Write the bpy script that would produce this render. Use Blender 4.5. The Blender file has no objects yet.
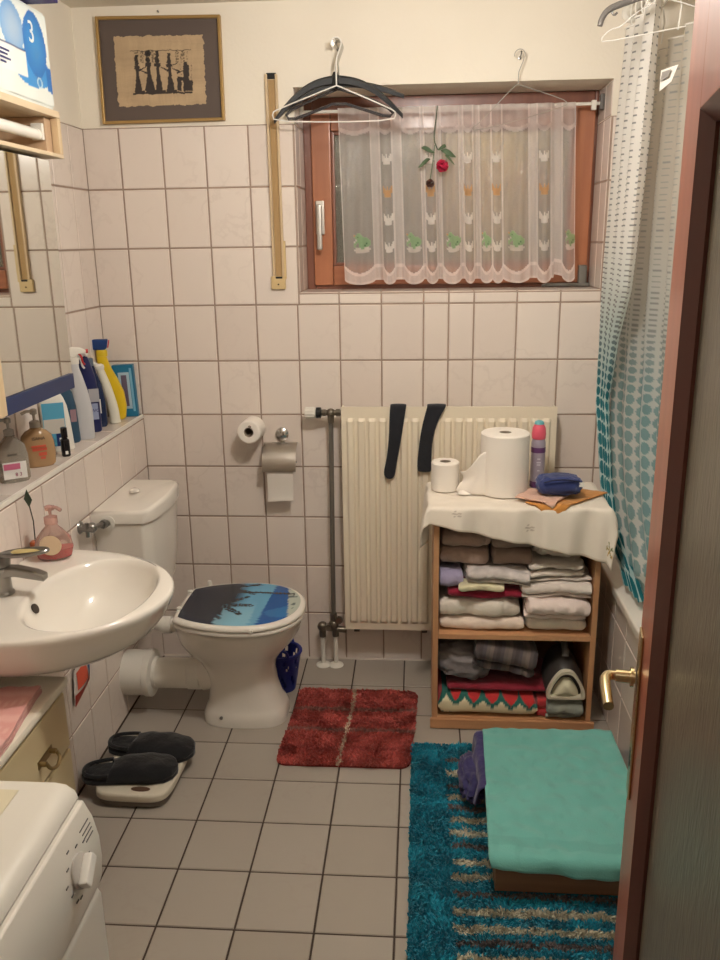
import bpy, math, random
from mathutils import Vector, Matrix, noise
random.seed(7)
PI=math.pi; sin=math.sin; cos=math.cos
SC=bpy.context.scene; COL=SC.collection
def lin(c):
    c=c/255.0
    return c/12.92 if c<=.04045 else ((c+.055)/1.055)**2.4
def rgb(r,g,b): return (lin(r),lin(g),lin(b),1.0)
def sm(a,b,x):
    t=max(0.0,min(1.0,(x-a)/(b-a))); return t*t*(3-2*t)
def lerp(a,b,t): return a+(b-a)*t
def interp(x,xs,ys):
    if x<=xs[0]: return ys[0]
    for i in range(1,len(xs)):
        if x<=xs[i]: return lerp(ys[i-1],ys[i],(x-xs[i-1])/(xs[i]-xs[i-1]))
    return ys[-1]
def nz(x,y=0.,z=0.): return noise.noise(Vector((x,y,z)))

# ---------------------------------------------------------------- materials
class NT:
    def __init__(s,name):
        s.m=bpy.data.materials.new(name); s.m.use_nodes=True; s.t=s.m.node_tree
        s.b=s.t.nodes['Principled BSDF']; s.out=s.t.nodes['Material Output']
    def n(s,ty,**k):
        o=s.t.nodes.new(ty)
        for a,v in k.items(): setattr(o,a,v)
        return o
    def l(s,a,b): s.t.links.new(a,b)
    def pos(s): return s.n('ShaderNodeNewGeometry').outputs['Position']
    def noise(s,scale,detail=3,vec=None,stretch=None):
        v=vec or s.pos()
        if stretch:
            mp=s.n('ShaderNodeMapping'); mp.inputs['Scale'].default_value=stretch; s.l(v,mp.inputs['Vector']); v=mp.outputs['Vector']
        o=s.n('ShaderNodeTexNoise'); o.inputs['Scale'].default_value=scale; o.inputs['Detail'].default_value=detail
        s.l(v,o.inputs['Vector']); return o.outputs['Fac']
    def ramp(s,f,stops):
        r=s.n('ShaderNodeValToRGB'); s.l(f,r.inputs['Fac']); e=r.color_ramp.elements
        while len(e)<len(stops): e.new(.5)
        for i,(p,c) in enumerate(stops): e[i].position=p; e[i].color=c
        return r.outputs['Color']
    def bump(s,h,strength,dist=.01):
        b=s.n('ShaderNodeBump'); b.inputs['Strength'].default_value=strength; b.inputs['Distance'].default_value=dist
        s.l(h,b.inputs['Height']); s.l(b.outputs['Normal'],s.b.inputs['Normal']); return b
def mat(name,c,rough=.5,metal=0.,c2=None,nscale=8,bump=0,bscale=60,bdist=.004,stretch=None,coat=0,sheen=0,trans=0,alpha=1,ior=1.45,detail=3):
    m=NT(name); b=m.b
    b.inputs['Base Color'].default_value=c; b.inputs['Roughness'].default_value=rough; b.inputs['Metallic'].default_value=metal
    b.inputs['Coat Weight'].default_value=coat; b.inputs['Sheen Weight'].default_value=sheen
    b.inputs['Transmission Weight'].default_value=trans; b.inputs['Alpha'].default_value=alpha; b.inputs['IOR'].default_value=ior
    if c2: m.l(m.ramp(m.noise(nscale,detail,stretch=stretch),[(.3,c),(.7,c2)]),b.inputs['Base Color'])
    if bump: m.bump(m.noise(bscale,3,stretch=stretch),bump,bdist)
    return m.m
def attr_mat(name,rough=.6,bump=0,bscale=200,bdist=.002,sheen=0,sheer=False,mult=1.0,metal=0,nstr=0):
    """colour (and see-through share) read from the woven / printed pattern stored on the mesh"""
    m=NT(name); b=m.b; a=m.n('ShaderNodeAttribute',attribute_name='pat')
    m.l(a.outputs['Color'],b.inputs['Base Color']); b.inputs['Roughness'].default_value=rough; b.inputs['Sheen Weight'].default_value=sheen
    b.inputs['Metallic'].default_value=metal
    if bump: m.bump(m.noise(bscale,3),bump,bdist)
    if sheer:
        tr=m.n('ShaderNodeBsdfTransparent'); tl=m.n('ShaderNodeBsdfTranslucent'); m.l(a.outputs['Color'],tl.inputs['Color'])
        mx=m.n('ShaderNodeMixShader'); mx.inputs[0].default_value=.35; m.l(b.outputs[0],mx.inputs[1]); m.l(tl.outputs[0],mx.inputs[2])
        m2=m.n('ShaderNodeMixShader'); m.l(a.outputs['Alpha'],m2.inputs[0]); m.l(tr.outputs[0],m2.inputs[1]); m.l(mx.outputs[0],m2.inputs[2])
        m.l(m2.outputs[0],m.out.inputs['Surface'])
    return m.m
def wood(name,c1,c2,rough=.45,axis=2,scale=1.0,coat=0):
    m=NT(name); st=[30*scale]*3; st[axis]=1.6*scale
    f=m.noise(1.0,5,stretch=tuple(st)); f2=m.noise(3.0,2,stretch=tuple(x*.5 for x in st))
    ad=m.n('ShaderNodeMath',operation='ADD'); m.l(f,ad.inputs[0]); m.l(f2,ad.inputs[1])
    hv=m.n('ShaderNodeMath',operation='MULTIPLY'); m.l(ad.outputs[0],hv.inputs[0]); hv.inputs[1].default_value=.5
    m.l(m.ramp(hv.outputs[0],[(.35,c1),(.65,c2)]),m.b.inputs['Base Color']); m.b.inputs['Roughness'].default_value=rough
    m.b.inputs['Coat Weight'].default_value=coat; m.b.inputs['Coat Roughness'].default_value=.15
    m.bump(hv.outputs[0],.08,.002); return m.m

# ---------------------------------------------------------------- mesh builder
class MB:
    def __init__(s): s.v=[];s.f=[];s.mi=[];s.col=None
    def add(s,vs,fs,mi=0):
        o=len(s.v); s.v+= [tuple(p) for p in vs]; s.f+=[tuple(i+o for i in f) for f in fs]; s.mi+=[mi]*len(fs); return s
    def box(s,x0,x1,y0,y1,z0,z1,mi=0,b=0):
        if x0>x1:x0,x1=x1,x0
        if y0>y1:y0,y1=y1,y0
        if z0>z1:z0,z1=z1,z0
        if b<=0:
            vs=[(x,y,z) for z in (z0,z1) for y in (y0,y1) for x in (x0,x1)]
            return s.add(vs,[(0,2,3,1),(4,5,7,6),(0,1,5,4),(2,6,7,3),(0,4,6,2),(1,3,7,5)],mi)
        # chamfered box: three inset layers
        b=min(b,(x1-x0)*.49,(y1-y0)*.49,(z1-z0)*.49); L=[]
        def ring(z,i):
            q=b*.29 if i==1 else (b if i==0 else 0)
            c=b
            X0,X1,Y0,Y1=x0+q,x1-q,y0+q,y1-q; c=max(b-q,b*.3)
            return [(X0+c,Y0,z),(X1-c,Y0,z),(X1-c*.29,Y0+c*.29,z),(X1,Y0+c,z),(X1,Y1-c,z),(X1-c*.29,Y1-c*.29,z),(X1-c,Y1,z),(X0+c,Y1,z),(X0+c*.29,Y1-c*.29,z),(X0,Y1-c,z),(X0,Y0+c,z),(X0+c*.29,Y0+c*.29,z)]
        zs=[(z0,0),(z0+b*.29,1),(z0+b,2),(z1-b,2),(z1-b*.29,1),(z1,0)]
        return s.rings([ring(z,i) for z,i in zs],True,True,mi)
    def rings(s,rs,cap0=True,cap1=True,mi=0,closed=True):
        n=len(rs[0]); vs=[p for r in rs for p in r]; fs=[]
        for i in range(len(rs)-1):
            for j in range(n if closed else n-1):
                k=(j+1)%n; fs.append((i*n+j,i*n+k,(i+1)*n+k,(i+1)*n+j))
        if cap0: fs.append(tuple(range(n-1,-1,-1)))
        if cap1: fs.append(tuple((len(rs)-1)*n+j for j in range(n)))
        return s.add(vs,fs,mi)
    def frame(s,d):
        d=Vector(d).normalized(); u=d.orthogonal().normalized(); return d,u,d.cross(u)
    def cyl(s,p0,p1,r0,r1=None,n=20,mi=0,cap=True):
        r1=r0 if r1 is None else r1; p0=Vector(p0);p1=Vector(p1); d,u,w=s.frame(p1-p0)
        R=[[p+(u*cos(2*PI*j/n)+w*sin(2*PI*j/n))*r for j in range(n)] for p,r in ((p0,r0),(p1,r1))]
        return s.rings(R,cap,cap,mi)
    def lathe(s,prof,c=(0,0,0),axis=(0,0,1),n=28,mi=0,sx=1,sy=1):
        """prof: (radius, height) pairs along the axis"""
        c=Vector(c); d=Vector(axis).normalized()
        if abs(d.z)>.99: u=Vector((1,0,0)); w=Vector((0,1,0))
        else: d,u,w=s.frame(d)
        R=[[c+d*h+u*(cos(2*PI*j/n)*max(r,1e-4)*sx)+w*(sin(2*PI*j/n)*max(r,1e-4)*sy) for j in range(n)] for r,h in prof]
        return s.rings(R,True,True,mi)
    def tube(s,pts,r,n=10,mi=0,cap=True,smooth=0,closed=False):
        pts=[Vector(p) for p in pts]
        for _ in range(smooth):
            q=[pts[0]]
            for a,b in zip(pts,pts[1:]): q+= [a.lerp(b,.25),a.lerp(b,.75)]
            q.append(pts[-1]); pts=q
        u=None;R=[]
        for i,p in enumerate(pts):
            d=(pts[min(i+1,len(pts)-1)]-pts[max(i-1,0)]).normalized()
            if u is None: u=d.orthogonal().normalized()
            u=(u-d*u.dot(d)).normalized(); w=d.cross(u)
            rr=r(i/(len(pts)-1)) if callable(r) else r
            R.append([p+(u*cos(2*PI*j/n)+w*sin(2*PI*j/n))*rr for j in range(n)])
        return s.rings(R,cap,cap,mi)
    def prism(s,poly,off,mi=0):
        off=Vector(off); a=[Vector(p) for p in poly]; b=[p+off for p in a]
        n=len(a)
        if n<3: return s
        return s.rings([a,b],True,True,mi)
    def grid(s,fn,nu,nv,mi=0,flip=False,col=None):
        vs=[fn(i/nu,j/nv) for j in range(nv+1) for i in range(nu+1)]; fs=[]
        for j in range(nv):
            for i in range(nu):
                a=j*(nu+1)+i; q=(a,a+1,a+nu+2,a+nu+1); fs.append(q[::-1] if flip else q)
        if col:
            if s.col is None: s.col=[(1,1,1,1)]*len(s.v)
            s.col+= [col(i/nu,j/nv) for j in range(nv+1) for i in range(nu+1)]
        return s.add(vs,fs,mi)
    def sphere(s,c,rx,ry=None,rz=None,nu=20,nv=12,mi=0):
        ry=ry or rx; rz=rz or rx
        prof=[(max(sin(PI*k/nv),1e-4),-cos(PI*k/nv)) for k in range(nv+1)]
        R=[[(c[0]+rx*r*cos(2*PI*j/nu),c[1]+ry*r*sin(2*PI*j/nu),c[2]+rz*h) for j in range(nu)] for r,h in prof]
        return s.rings(R,True,True,mi)
    def xf(s,M,start=0):
        for i in range(start,len(s.v)): s.v[i]=tuple(M@Vector(s.v[i]))
        return s
ORG={}
def wloc(o): return ORG.get(o,Vector((0,0,0)))
def thing(name,label,cat,loc,group=None):
    o=bpy.data.objects.new(name,None); o.empty_display_size=.05; COL.objects.link(o); o.location=loc; ORG[o]=Vector(loc)
    o['label']=label; o['category']=cat
    if group: o['group']=group
    return o
def build(name,mb,mats,parent=None,label=None,cat=None,group=None,kind=None,bevel=0,seg=2,sharp=35,sub=0,solid=0,flat=False,soff=0,wn=True):
    vs=mb.v
    if parent is not None: org=wloc(parent)
    elif kind=='structure': org=Vector((0,0,0))
    else:
        xs=[v[0] for v in vs];ys=[v[1] for v in vs];zs=[v[2] for v in vs]
        org=Vector(((min(xs)+max(xs))/2,(min(ys)+max(ys))/2,min(zs)))
    me=bpy.data.meshes.new(name); me.from_pydata([tuple(Vector(v)-org) for v in vs],[],mb.f); 
    if not isinstance(mats,(list,tuple)): mats=[mats]
    for m in mats: me.materials.append(m)
    if len(mats)>1: me.polygons.foreach_set('material_index',mb.mi)
    if mb.col:
        a=me.color_attributes.new('pat','FLOAT_COLOR','POINT')
        flatc=[x for c in mb.col for x in c]; a.data.foreach_set('color',flatc)
    me.update()
    if not flat:
        me.shade_smooth()
        try: me.set_sharp_from_angle(angle=math.radians(sharp))
        except Exception: pass
    o=bpy.data.objects.new(name,me); COL.objects.link(o)
    if parent is not None: o.parent=parent; ORG[o]=org
    else: o.location=org; ORG[o]=org
    if label: o['label']=label
    if cat: o['category']=cat
    if group: o['group']=group
    if kind: o['kind']=kind
    if solid:
        md=o.modifiers.new('thick','SOLIDIFY'); md.thickness=solid; md.offset=soff
    if bevel:
        md=o.modifiers.new('bev','BEVEL'); md.width=bevel; md.segments=seg; md.limit_method='ANGLE'; md.angle_limit=math.radians(40)
    if wn and not flat and len(me.polygons)<20000:
        md=o.modifiers.new('wn','WEIGHTED_NORMAL'); md.keep_sharp=True; md.weight=80
    if sub:
        md=o.modifiers.new('sub','SUBSURF'); md.levels=sub; md.render_levels=sub
    return o
def text_mb(body,size,origin,xdir,ydir,depth=.0006):
    """lettering as real thin mesh letters"""
    c=bpy.data.curves.new('lettering','FONT'); c.body=body; c.size=size; c.extrude=depth; c.align_x='CENTER'; c.align_y='CENTER'
    o=bpy.data.objects.new('lettering',c); COL.objects.link(o)
    dg=bpy.context.evaluated_depsgraph_get(); me=bpy.data.meshes.new_from_object(o.evaluated_get(dg))
    X=Vector(xdir).normalized();Y=Vector(ydir).normalized();Z=X.cross(Y); O=Vector(origin)
    mb=MB(); mb.add([O+X*v.co.x+Y*v.co.y+Z*v.co.z for v in me.vertices],[tuple(p.vertices) for p in me.polygons])
    bpy.data.objects.remove(o); bpy.data.meshes.remove(me); return mb

# ---------------------------------------------------------------- camera
f_,cx,cy,cz,yaw,pit,rol=834.4582,1.0375,-3.0185,1.6184,-.0736,-.2798,-.0148
F=Vector((sin(yaw)*cos(pit),cos(yaw)*cos(pit),sin(pit))); r0=Vector((cos(yaw),-sin(yaw),0)); u0=r0.cross(F)
Rv=r0*cos(rol)+u0*sin(rol); Uv=-r0*sin(rol)+u0*cos(rol)
cam=bpy.data.cameras.new('camera'); co=bpy.data.objects.new('camera',cam); COL.objects.link(co)
cam.sensor_fit='VERTICAL'; cam.sensor_height=24; cam.lens=f_*24/960; cam.clip_start=.02
co.matrix_world=Matrix(((Rv.x,Uv.x,-F.x,cx),(Rv.y,Uv.y,-F.y,cy),(Rv.z,Uv.z,-F.z,cz),(0,0,0,1)))
SC.camera=co

# ---------------------------------------------------------------- common materials
def tile_mat(name,c1,c2,vein,rough,vs,vstr):
    m=NT(name); a=m.n('ShaderNodeAttribute',attribute_name='pat')
    base=m.ramp(a.outputs['Fac'],[(0,c1),(1,c2)])
    w=m.noise(9,6); w2=m.noise(3.2,2)
    vr=m.ramp(w,[(.47,(0,0,0,1)),(.5,(1,1,1,1)),(.53,(0,0,0,1))]) 
    mk=m.ramp(w2,[(.45,(0,0,0,1)),(.62,(1,1,1,1))])
    mu=m.n('ShaderNodeMath',operation='MULTIPLY'); m.l(vr,mu.inputs[0]); m.l(mk,mu.inputs[1])
    mu2=m.n('ShaderNodeMath',operation='MULTIPLY'); m.l(mu.outputs[0],mu2.inputs[0]); mu2.inputs[1].default_value=vstr
    mx=m.n('ShaderNodeMix',data_type='RGBA'); m.l(mu2.outputs[0],mx.inputs[0]); m.l(base,mx.inputs[6]); mx.inputs[7].default_value=vein
    m.l(mx.outputs[2],m.b.inputs['Base Color']); m.b.inputs['Roughness'].default_value=rough
    m.bump(m.noise(vs,2),.04,.003); return m.m
M_tile=tile_mat('wall tile glaze',rgb(229,217,207),rgb(219,206,196),rgb(196,180,170),.2,10,.25)
M_ftile=tile_mat('floor tile glaze',rgb(166,158,148),rgb(159,150,139),rgb(158,148,138),.33,40,.4)
M_grout=mat('wall grout',rgb(164,142,127),.8,c2=rgb(152,131,117),nscale=20)
M_fgrout=mat('floor grout',rgb(72,60,53),.9)
M_plaster=mat('cream plaster',rgb(236,228,213),.85,c2=rgb(232,223,207),nscale=3,bump=.15,bscale=90)
M_ceil=mat('ceiling paint',rgb(226,218,202),.9,bump=.1,bscale=60)
M_whitetrim=mat('white tile trim',rgb(230,224,214),.35)
M_cer=mat('white ceramic',rgb(232,226,216),.12,coat=.6)
M_whitepl=mat('white plastic',rgb(228,224,214),.35)
M_chrome=mat('chrome',rgb(200,198,195),.18,1)
M_dchrome=mat('worn chrome',rgb(150,148,145),.3,1)
M_brass=mat('brass',rgb(218,200,158),.25,1)
M_steel=mat('brushed steel',rgb(185,178,170),.32,1,bump=.1,bscale=200,stretch=(1,1,12))
M_black=mat('black plastic',rgb(22,24,26),.35)
M_paper=mat('white tissue paper',rgb(238,230,220),.9,bump=.25,bscale=260,bdist=.002)
M_card=mat('grey cardboard core',rgb(150,135,120),.9)
# window timber and furniture
M_sash=wood('orange brown window timber',rgb(158,98,68),rgb(176,114,80),.35,2,coat=.3)
M_sashh=wood('orange brown window timber rail',rgb(150,92,64),rgb(168,108,76),.35,0,coat=.3)
M_frame=wood('dark red brown window timber',rgb(122,76,60),rgb(138,88,68),.4,2,coat=.3)
M_beech=wood('beech veneer',rgb(186,136,96),rgb(204,154,112),.45,2)
M_beechh=wood('beech veneer lengthwise',rgb(186,136,96),rgb(204,154,112),.45,0)
M_pine=wood('pale pine',rgb(206,184,152),rgb(220,200,170),.5,1)
M_pinev=wood('pale pine upright',rgb(196,170,134),rgb(210,186,150),.5,2)
M_door=wood('red brown lacquered door',rgb(138,72,50),rgb(154,84,60),.38,2,.6,coat=.15)
# ================================================================ ROOM
ZC=2.372; TT=2.0; XR=2.42; YF=-2.72
def tiles(mb,ax,pos,nrm,ul,vl,skip=None,j=.0054,th=.0022,cols=None):
    """raised bevelled tiles on a plane. ax 'x' -> plane x=pos, u=y ; 'y' -> plane y=pos, u=x ; 'z' -> plane z=pos, u=x v=y"""
    if mb.col is None: mb.col=[(0,0,0,1)]*len(mb.v)
    for a,b in zip(ul,ul[1:]):
        for c,d in zip(vl,vl[1:]):
            if b-a<.012 or d-c<.012: continue
            if skip and skip((a+b)/2,(c+d)/2): continue
            h=j/2; i=h+.0018; t=random.random()
            def P(u,v,w):
                w=pos+nrm*w
                return (w,u,v) if ax=='x' else ((u,w,v) if ax=='y' else (u,v,w))
            lo=[P(a+h,c+h,0),P(b-h,c+h,0),P(b-h,d-h,0),P(a+h,d-h,0)]; hi=[P(a+i,c+i,th),P(b-i,c+i,th),P(b-i,d-i,th),P(a+i,d-i,th)]
            fs=[(4,5,6,7)]+[(k,(k+1)%4,4+(k+1)%4,4+k) for k in range(4)]
            flip={'x':nrm<0,'y':nrm>0,'z':nrm<0}[ax]
            if flip: fs=[f[::-1] for f in fs]
            mb.add(lo+hi,fs,0); mb.col+= [(t,t,t,1)]*8
def addplain(mb,fn):
    n=len(mb.v); fn(mb)
    if mb.col is not None: mb.col+= [(.5,.5,.5,1)]*(len(mb.v)-n)
# ---- back wall
WX0,WX1,WZ0,WZ1=.610,1.662,1.44,2.112; RD=.215
xl=[.15*i for i in range(8)]+[1.1385]+[1.2271+.15*i for i in range(9)]; xl=[-.126]+[x for x in xl if x<XR-.02]+[XR]
zl=[.2*i for i in range(11)]
mb=MB(); mb.col=[]
def backbase(m):
    for (a,b,c,d) in ((-.126,WX0,0,TT),(WX0,WX1,0,WZ0),(WX1,XR,0,TT)): m.box(a,b,0,.3,c,d,1)
    for (a,b,c,d) in ((-.126,WX0,TT,ZC),(WX1,XR,TT,ZC),(WX0,WX1,WZ1,ZC)): m.box(a,b,-.0022,.3,c,d,2)
addplain(mb,backbase)
xa=[x for x in xl if x<.59]+[WX0-.004]; xb=[WX1+.004]+[x for x in xl if x>WX1+.03]
xm=[WX0-.004]+[x for x in xl if .62<x<1.65]+[WX1+.004]
tiles(mb,'y',0,-1,xl,zl[:8],lambda u,v: u<0 and v<1.0)
tiles(mb,'y',0,-1,xa,zl[7:]); tiles(mb,'y',0,-1,xb,zl[7:])
tiles(mb,'y',0,-1,xm,[1.4,1.438])
# recess: tiled reveals and sill, plaster lintel
tiles(mb,'x',WX0,1,[0,.1,.215],[1.442,1.6,1.8,2.0,2.11]); tiles(mb,'x',WX1,-1,[0,.1,.215],[1.442,1.6,1.8,2.0,2.11])
tiles(mb,'z',WZ0,1,xm,[.002,.215])
build('wall_back',mb,[M_tile,M_grout,M_plaster],kind='structure',sharp=25)
# ---- left wall: lower furred-out half wall with tiled ledge, upper wall set back
mb=MB(); mb.col=[]
addplain(mb,lambda m:(m.box(-.3,0,YF,0,0,.997,1),m.box(-.3,-.126,YF,0,.9975,TT,1),m.box(-.3,-.1238,YF,0,TT,ZC,2)))
yl=[-.135-.15*k for k in range(18)]; yl=[y for y in yl if y>YF]; yl=[YF]+yl[::-1]+[0]
tiles(mb,'x',0,1,yl,[.2*i for i in range(5)]+[.985])
tiles(mb,'x',-.126,1,yl,[1.0,1.2,1.4,1.6,1.8,2.0])
tiles(mb,'z',.997,1,[-.124,-.006],yl)
build('wall_left',mb,[M_tile,M_grout,M_plaster],kind='structure',sharp=25)
mb=MB(); mb.box(-.006,.0035,YF,-.003,.988,1.0025,0,.002); build('trim_1',mb,M_whitetrim,kind='structure')
# ---- right wall, front wall with doorway, floor, ceiling
mb=MB(); mb.col=[]
addplain(mb,lambda m:(m.box(XR,XR+.15,YF,0,0,TT,1),m.box(XR-.0022,XR+.15,YF,0,TT,ZC,2)))
tiles(mb,'x',XR,-1,yl,zl); build('wall_right',mb,[M_tile,M_grout,M_plaster],kind='structure',sharp=25)
DX0,DX1=.36,1.215
mb=MB()
for (a,b,c,d) in ((-.3,DX0,0,ZC),(DX1,XR+.15,0,ZC),(DX0,DX1,2.03,ZC)): mb.box(a,b,YF,YF-.12,c,d)
build('wall_front',mb,M_plaster,kind='structure')
mb=MB(); mb.col=[]
addplain(mb,lambda m:m.box(-.3,XR+.15,-3.9,.3,-.1,-.0022,1))
s=.1961
fx=[.1996+s*i for i in range(-2,13)]; fx=[x for x in fx if 0<x<XR]; fx=[0]+fx+[XR]
fy=[-.6001-s*k for k in range(-3,17)]; fy=sorted([y for y in fy if -3.8<y<-.02]+[0])
tiles(mb,'z',-.0022,1,fx,fy,j=.005)
build('floor',mb,[M_ftile,M_fgrout],kind='structure',sharp=25)
mb=MB(); mb.box(-.3,XR+.15,-3.9,.3,ZC,ZC+.1); build('ceiling',mb,M_ceil,kind='structure')
mb=MB(); mb.box(-.3,-.2,-3.9,YF-.12,0,ZC); mb.box(XR+.05,XR+.15,-3.9,YF-.12,0,ZC); mb.box(-.3,XR+.15,-3.95,-3.85,0,ZC)
build('wall_hallway',mb,mat('hallway plaster',rgb(205,190,165),.9),kind='structure')
# pale silicone seam between wall and floor
mb=MB(); mb.prism([(0,0,0),(0,-.006,0),(0,0,.006)],(1.68,0,0)); build('baseboard_back',mb,mat('pale silicone',rgb(196,184,170),.5),kind='structure')

# ================================================================ WINDOW
yw=RD
wn=thing('window_1','','',(1.14,.25,WZ0)); del wn['label']; del wn['category']; wn['kind']='structure'
def bar(mb,x0,x1,z0,z1,y0,y1,b=.004): mb.box(x0,x1,y0,y1,z0,z1,0,b)
mb=MB(); bar(mb,WX0+.001,.645,WZ0+.001,WZ1-.001,yw,yw+.06); bar(mb,1.648,WX1-.001,WZ0+.001,WZ1-.001,yw,yw+.06)
bar(mb,.645,1.648,WZ0+.001,1.462,yw,yw+.06); bar(mb,.645,1.648,2.058,WZ1-.001,yw,yw+.06)
build('window_frame',mb,M_frame,wn)
ys=yw-.018
mb=MB()
for (a,b) in ((.640,.712),(1.578,1.650)): bar(mb,a,b,1.456,2.062,ys,yw+.035,.006)
sa=build('window_sash',mb,M_sash,wn)
mb=MB(); bar(mb,.712,1.578,1.456,1.528,ys+.001,yw+.035,.006); bar(mb,.712,1.578,1.996,2.062,ys+.001,yw+.035,.006)
build('sash_rail',mb,M_sashh,sa)
mb=MB()
for (a,b,c,d) in ((.712,.724,1.528,1.996),(1.566,1.578,1.528,1.996),(.724,1.566,1.528,1.54),(.724,1.566,1.984,1.996)): bar(mb,a,b,c,d,yw-.008,yw+.02,.003)
build('glazing_bead',mb,M_frame,sa)
g=NT('rippled cathedral glass')
g.b.inputs['Base Color'].default_value=rgb(222,222,214); g.b.inputs['Transmission Weight'].default_value=.9; g.b.inputs['Roughness'].default_value=.05
g.b.inputs['IOR'].default_value=1.5
g.bump(g.noise(85,2,stretch=(1,1,.32)),.8,.007)
mb=MB(); mb.box(.722,1.568,yw+.004,yw+.009,1.538,1.986); build('window_pane',mb,g.m,wn)
mb=MB(); mb.box(.652,.684,ys-.012,ys,1.64,1.76,0,.004); mb.cyl((.668,ys-.012,1.735),(.668,ys-.04,1.735),.009)
mb.box(.659,.678,ys-.052,ys-.036,1.585,1.745,0,.006)
build('window_handle',mb,mat('pale aluminium',rgb(205,200,192),.35,.7),sa)
M_hinge=mat('grey hinge cover',rgb(120,118,112),.4,.3)
mb=MB(); mb.box(1.50,1.655,ys-.03,ys-.006,1.445,1.457,0,.003); mb.box(1.615,1.645,ys-.028,ys-.001,1.452,1.52,0,.005)
mb.cyl((1.50,ys-.018,1.451),(1.485,ys-.018,1.4465),.005)
build('window_hinge',mb,M_hinge,wn)
# what stands outside: a neighbouring facade seen blurred through the glass
m=NT('facade outside'); 
mb=MB(); mb.box(-.6,1.30,2.2,2.4,-.5,4,0); mb.box(1.30,1.60,2.2,2.4,-.5,4,1); mb.box(1.60,2.6,2.2,2.4,-.5,4,0)
for (a,b,c,d,k) in ((1.18,1.29,1.60,2.03,2),(1.60,1.72,1.88,2.03,2),(1.60,1.72,1.70,1.80,2),(1.86,1.95,1.85,1.98,2)): mb.box(a,b,2.16,2.2,c,d,k)
build('wall_outside',mb,[mat('grey facade',rgb(120,118,112),.9),mat('yellow facade',rgb(226,196,140),.9),mat('red brick facade',rgb(160,80,74),.9)],kind='structure')

# ================================================================ DOOR (free edge far from the camera)
P0=Vector((1.334,-1.98,0)); dd=Vector((-.18,-1,0)).normalized(); nn=Vector((-dd.y,dd.x,0)) # nn candidate normal
nn=Vector((-1,.18,0)).normalized()    # towards the room's left
def D(s,o,z): return P0+dd*s+nn*o+Vector((0,0,z))
def dbox(mb,s0,s1,o0,o1,z0,z1,mi=0,b=.002):
    t=MB(); t.box(s0,s1,o0,o1,z0,z1,mi,b); mb.add([D(v[0],v[1],v[2]) for v in t.v],[f[::-1] for f in t.f],mi)
DW=.80
dr=thing('door_1','','',tuple(D(DW,0,0))); del dr['label']; del dr['category']; dr['kind']='structure'
mb=MB(); GS0,GS1,GZ0,GZ1=.130,DW-.12,.2,1.738
dbox(mb,0,GS0,-.04,0,.008,2.0); dbox(mb,GS1,DW,-.04,0,.008,2.0); dbox(mb,GS0,GS1,-.04,0,GZ1,2.0); dbox(mb,GS0,GS1,-.04,0,.008,GZ0)
build('door_leaf',mb,M_door,dr,sharp=30)
M_bead_shade=wood('dark red brown glazing bead',rgb(80,38,30),rgb(94,46,36),.4,2,.6,coat=.1)  # door timber darkened in colour: shade inside the glass recess
mb=MB()
def bead(s0,s1,z0,z1):
    w=.014
    A=[D(s0,0,z0),D(s1,0,z0),D(s1,0,z1),D(s0,0,z1)]; B=[D(s0+w,-.014,z0+w),D(s1-w,-.014,z0+w),D(s1-w,-.014,z1-w),D(s0+w,-.014,z1-w)]
    A2=[p-nn*.03 for p in B]
    mb.rings([A,B,A2],False,False)
bead(GS0,GS1,GZ0,GZ1); build('door_bead',mb,M_bead_shade,dr,sharp=20)
g2=NT('ornamental door glass'); g2.l(g2.ramp(g2.noise(45,3,stretch=(3,3,.5)),[(.3,rgb(80,76,64)),(.7,rgb(110,104,88))]),g2.b.inputs['Base Color'])
g2.b.inputs['Roughness'].default_value=.35; g2.b.inputs['IOR'].default_value=1.5
g2.bump(g2.noise(160,2,stretch=(1,1,.3)),.35,.003)
mb=MB(); dbox(mb,GS0+.003,GS1-.003,-.026,-.018,GZ0+.003,GZ1-.003,0,0); build('door_pane',mb,g2.m,dr)
mb=MB(); dbox(mb,.022,.052,.0002,.004,.885,1.128,0,.001)
hp=build('handle_plate',mb,M_brass,dr)
mb=MB(); mb.cyl(D(.037,.006,1.062),D(.037,.03,1.062),.0085); 
mb.cyl(D(.037,.008,1.062),D(.037,.012,1.062),.013); 
L=[D(.037,.020,1.062),D(.037,.038,1.062),D(.045,.044,1.062),D(.065,.044,1.060),D(.104,.041,1.054)]
build('door_lever',mb.tube(L,.0068,12,smooth=2),M_brass,hp)
mb=MB(); dbox(mb,.033,.041,.0041,.0047,.93,.955,0,0); build('keyhole',mb,M_black,hp)
mb=MB(); dbox(mb,-.003,.0004,-.030,-.010,.90,1.12,0,0); build('lock_plate',mb,M_steel,dr)
# door frame around the doorway
mb=MB(); mb.box(DX0-.02,DX0+.02,YF+.012,YF-.13,0,2.05,0,.003); mb.box(DX1-.005,DX1+.05,YF+.012,YF-.13,0,2.05,0,.003); mb.box(DX0+.02,DX1-.005,YF+.012,YF-.13,2.01,2.05,0,.003)
build('trim_2',mb,M_door,kind='structure')

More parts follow.
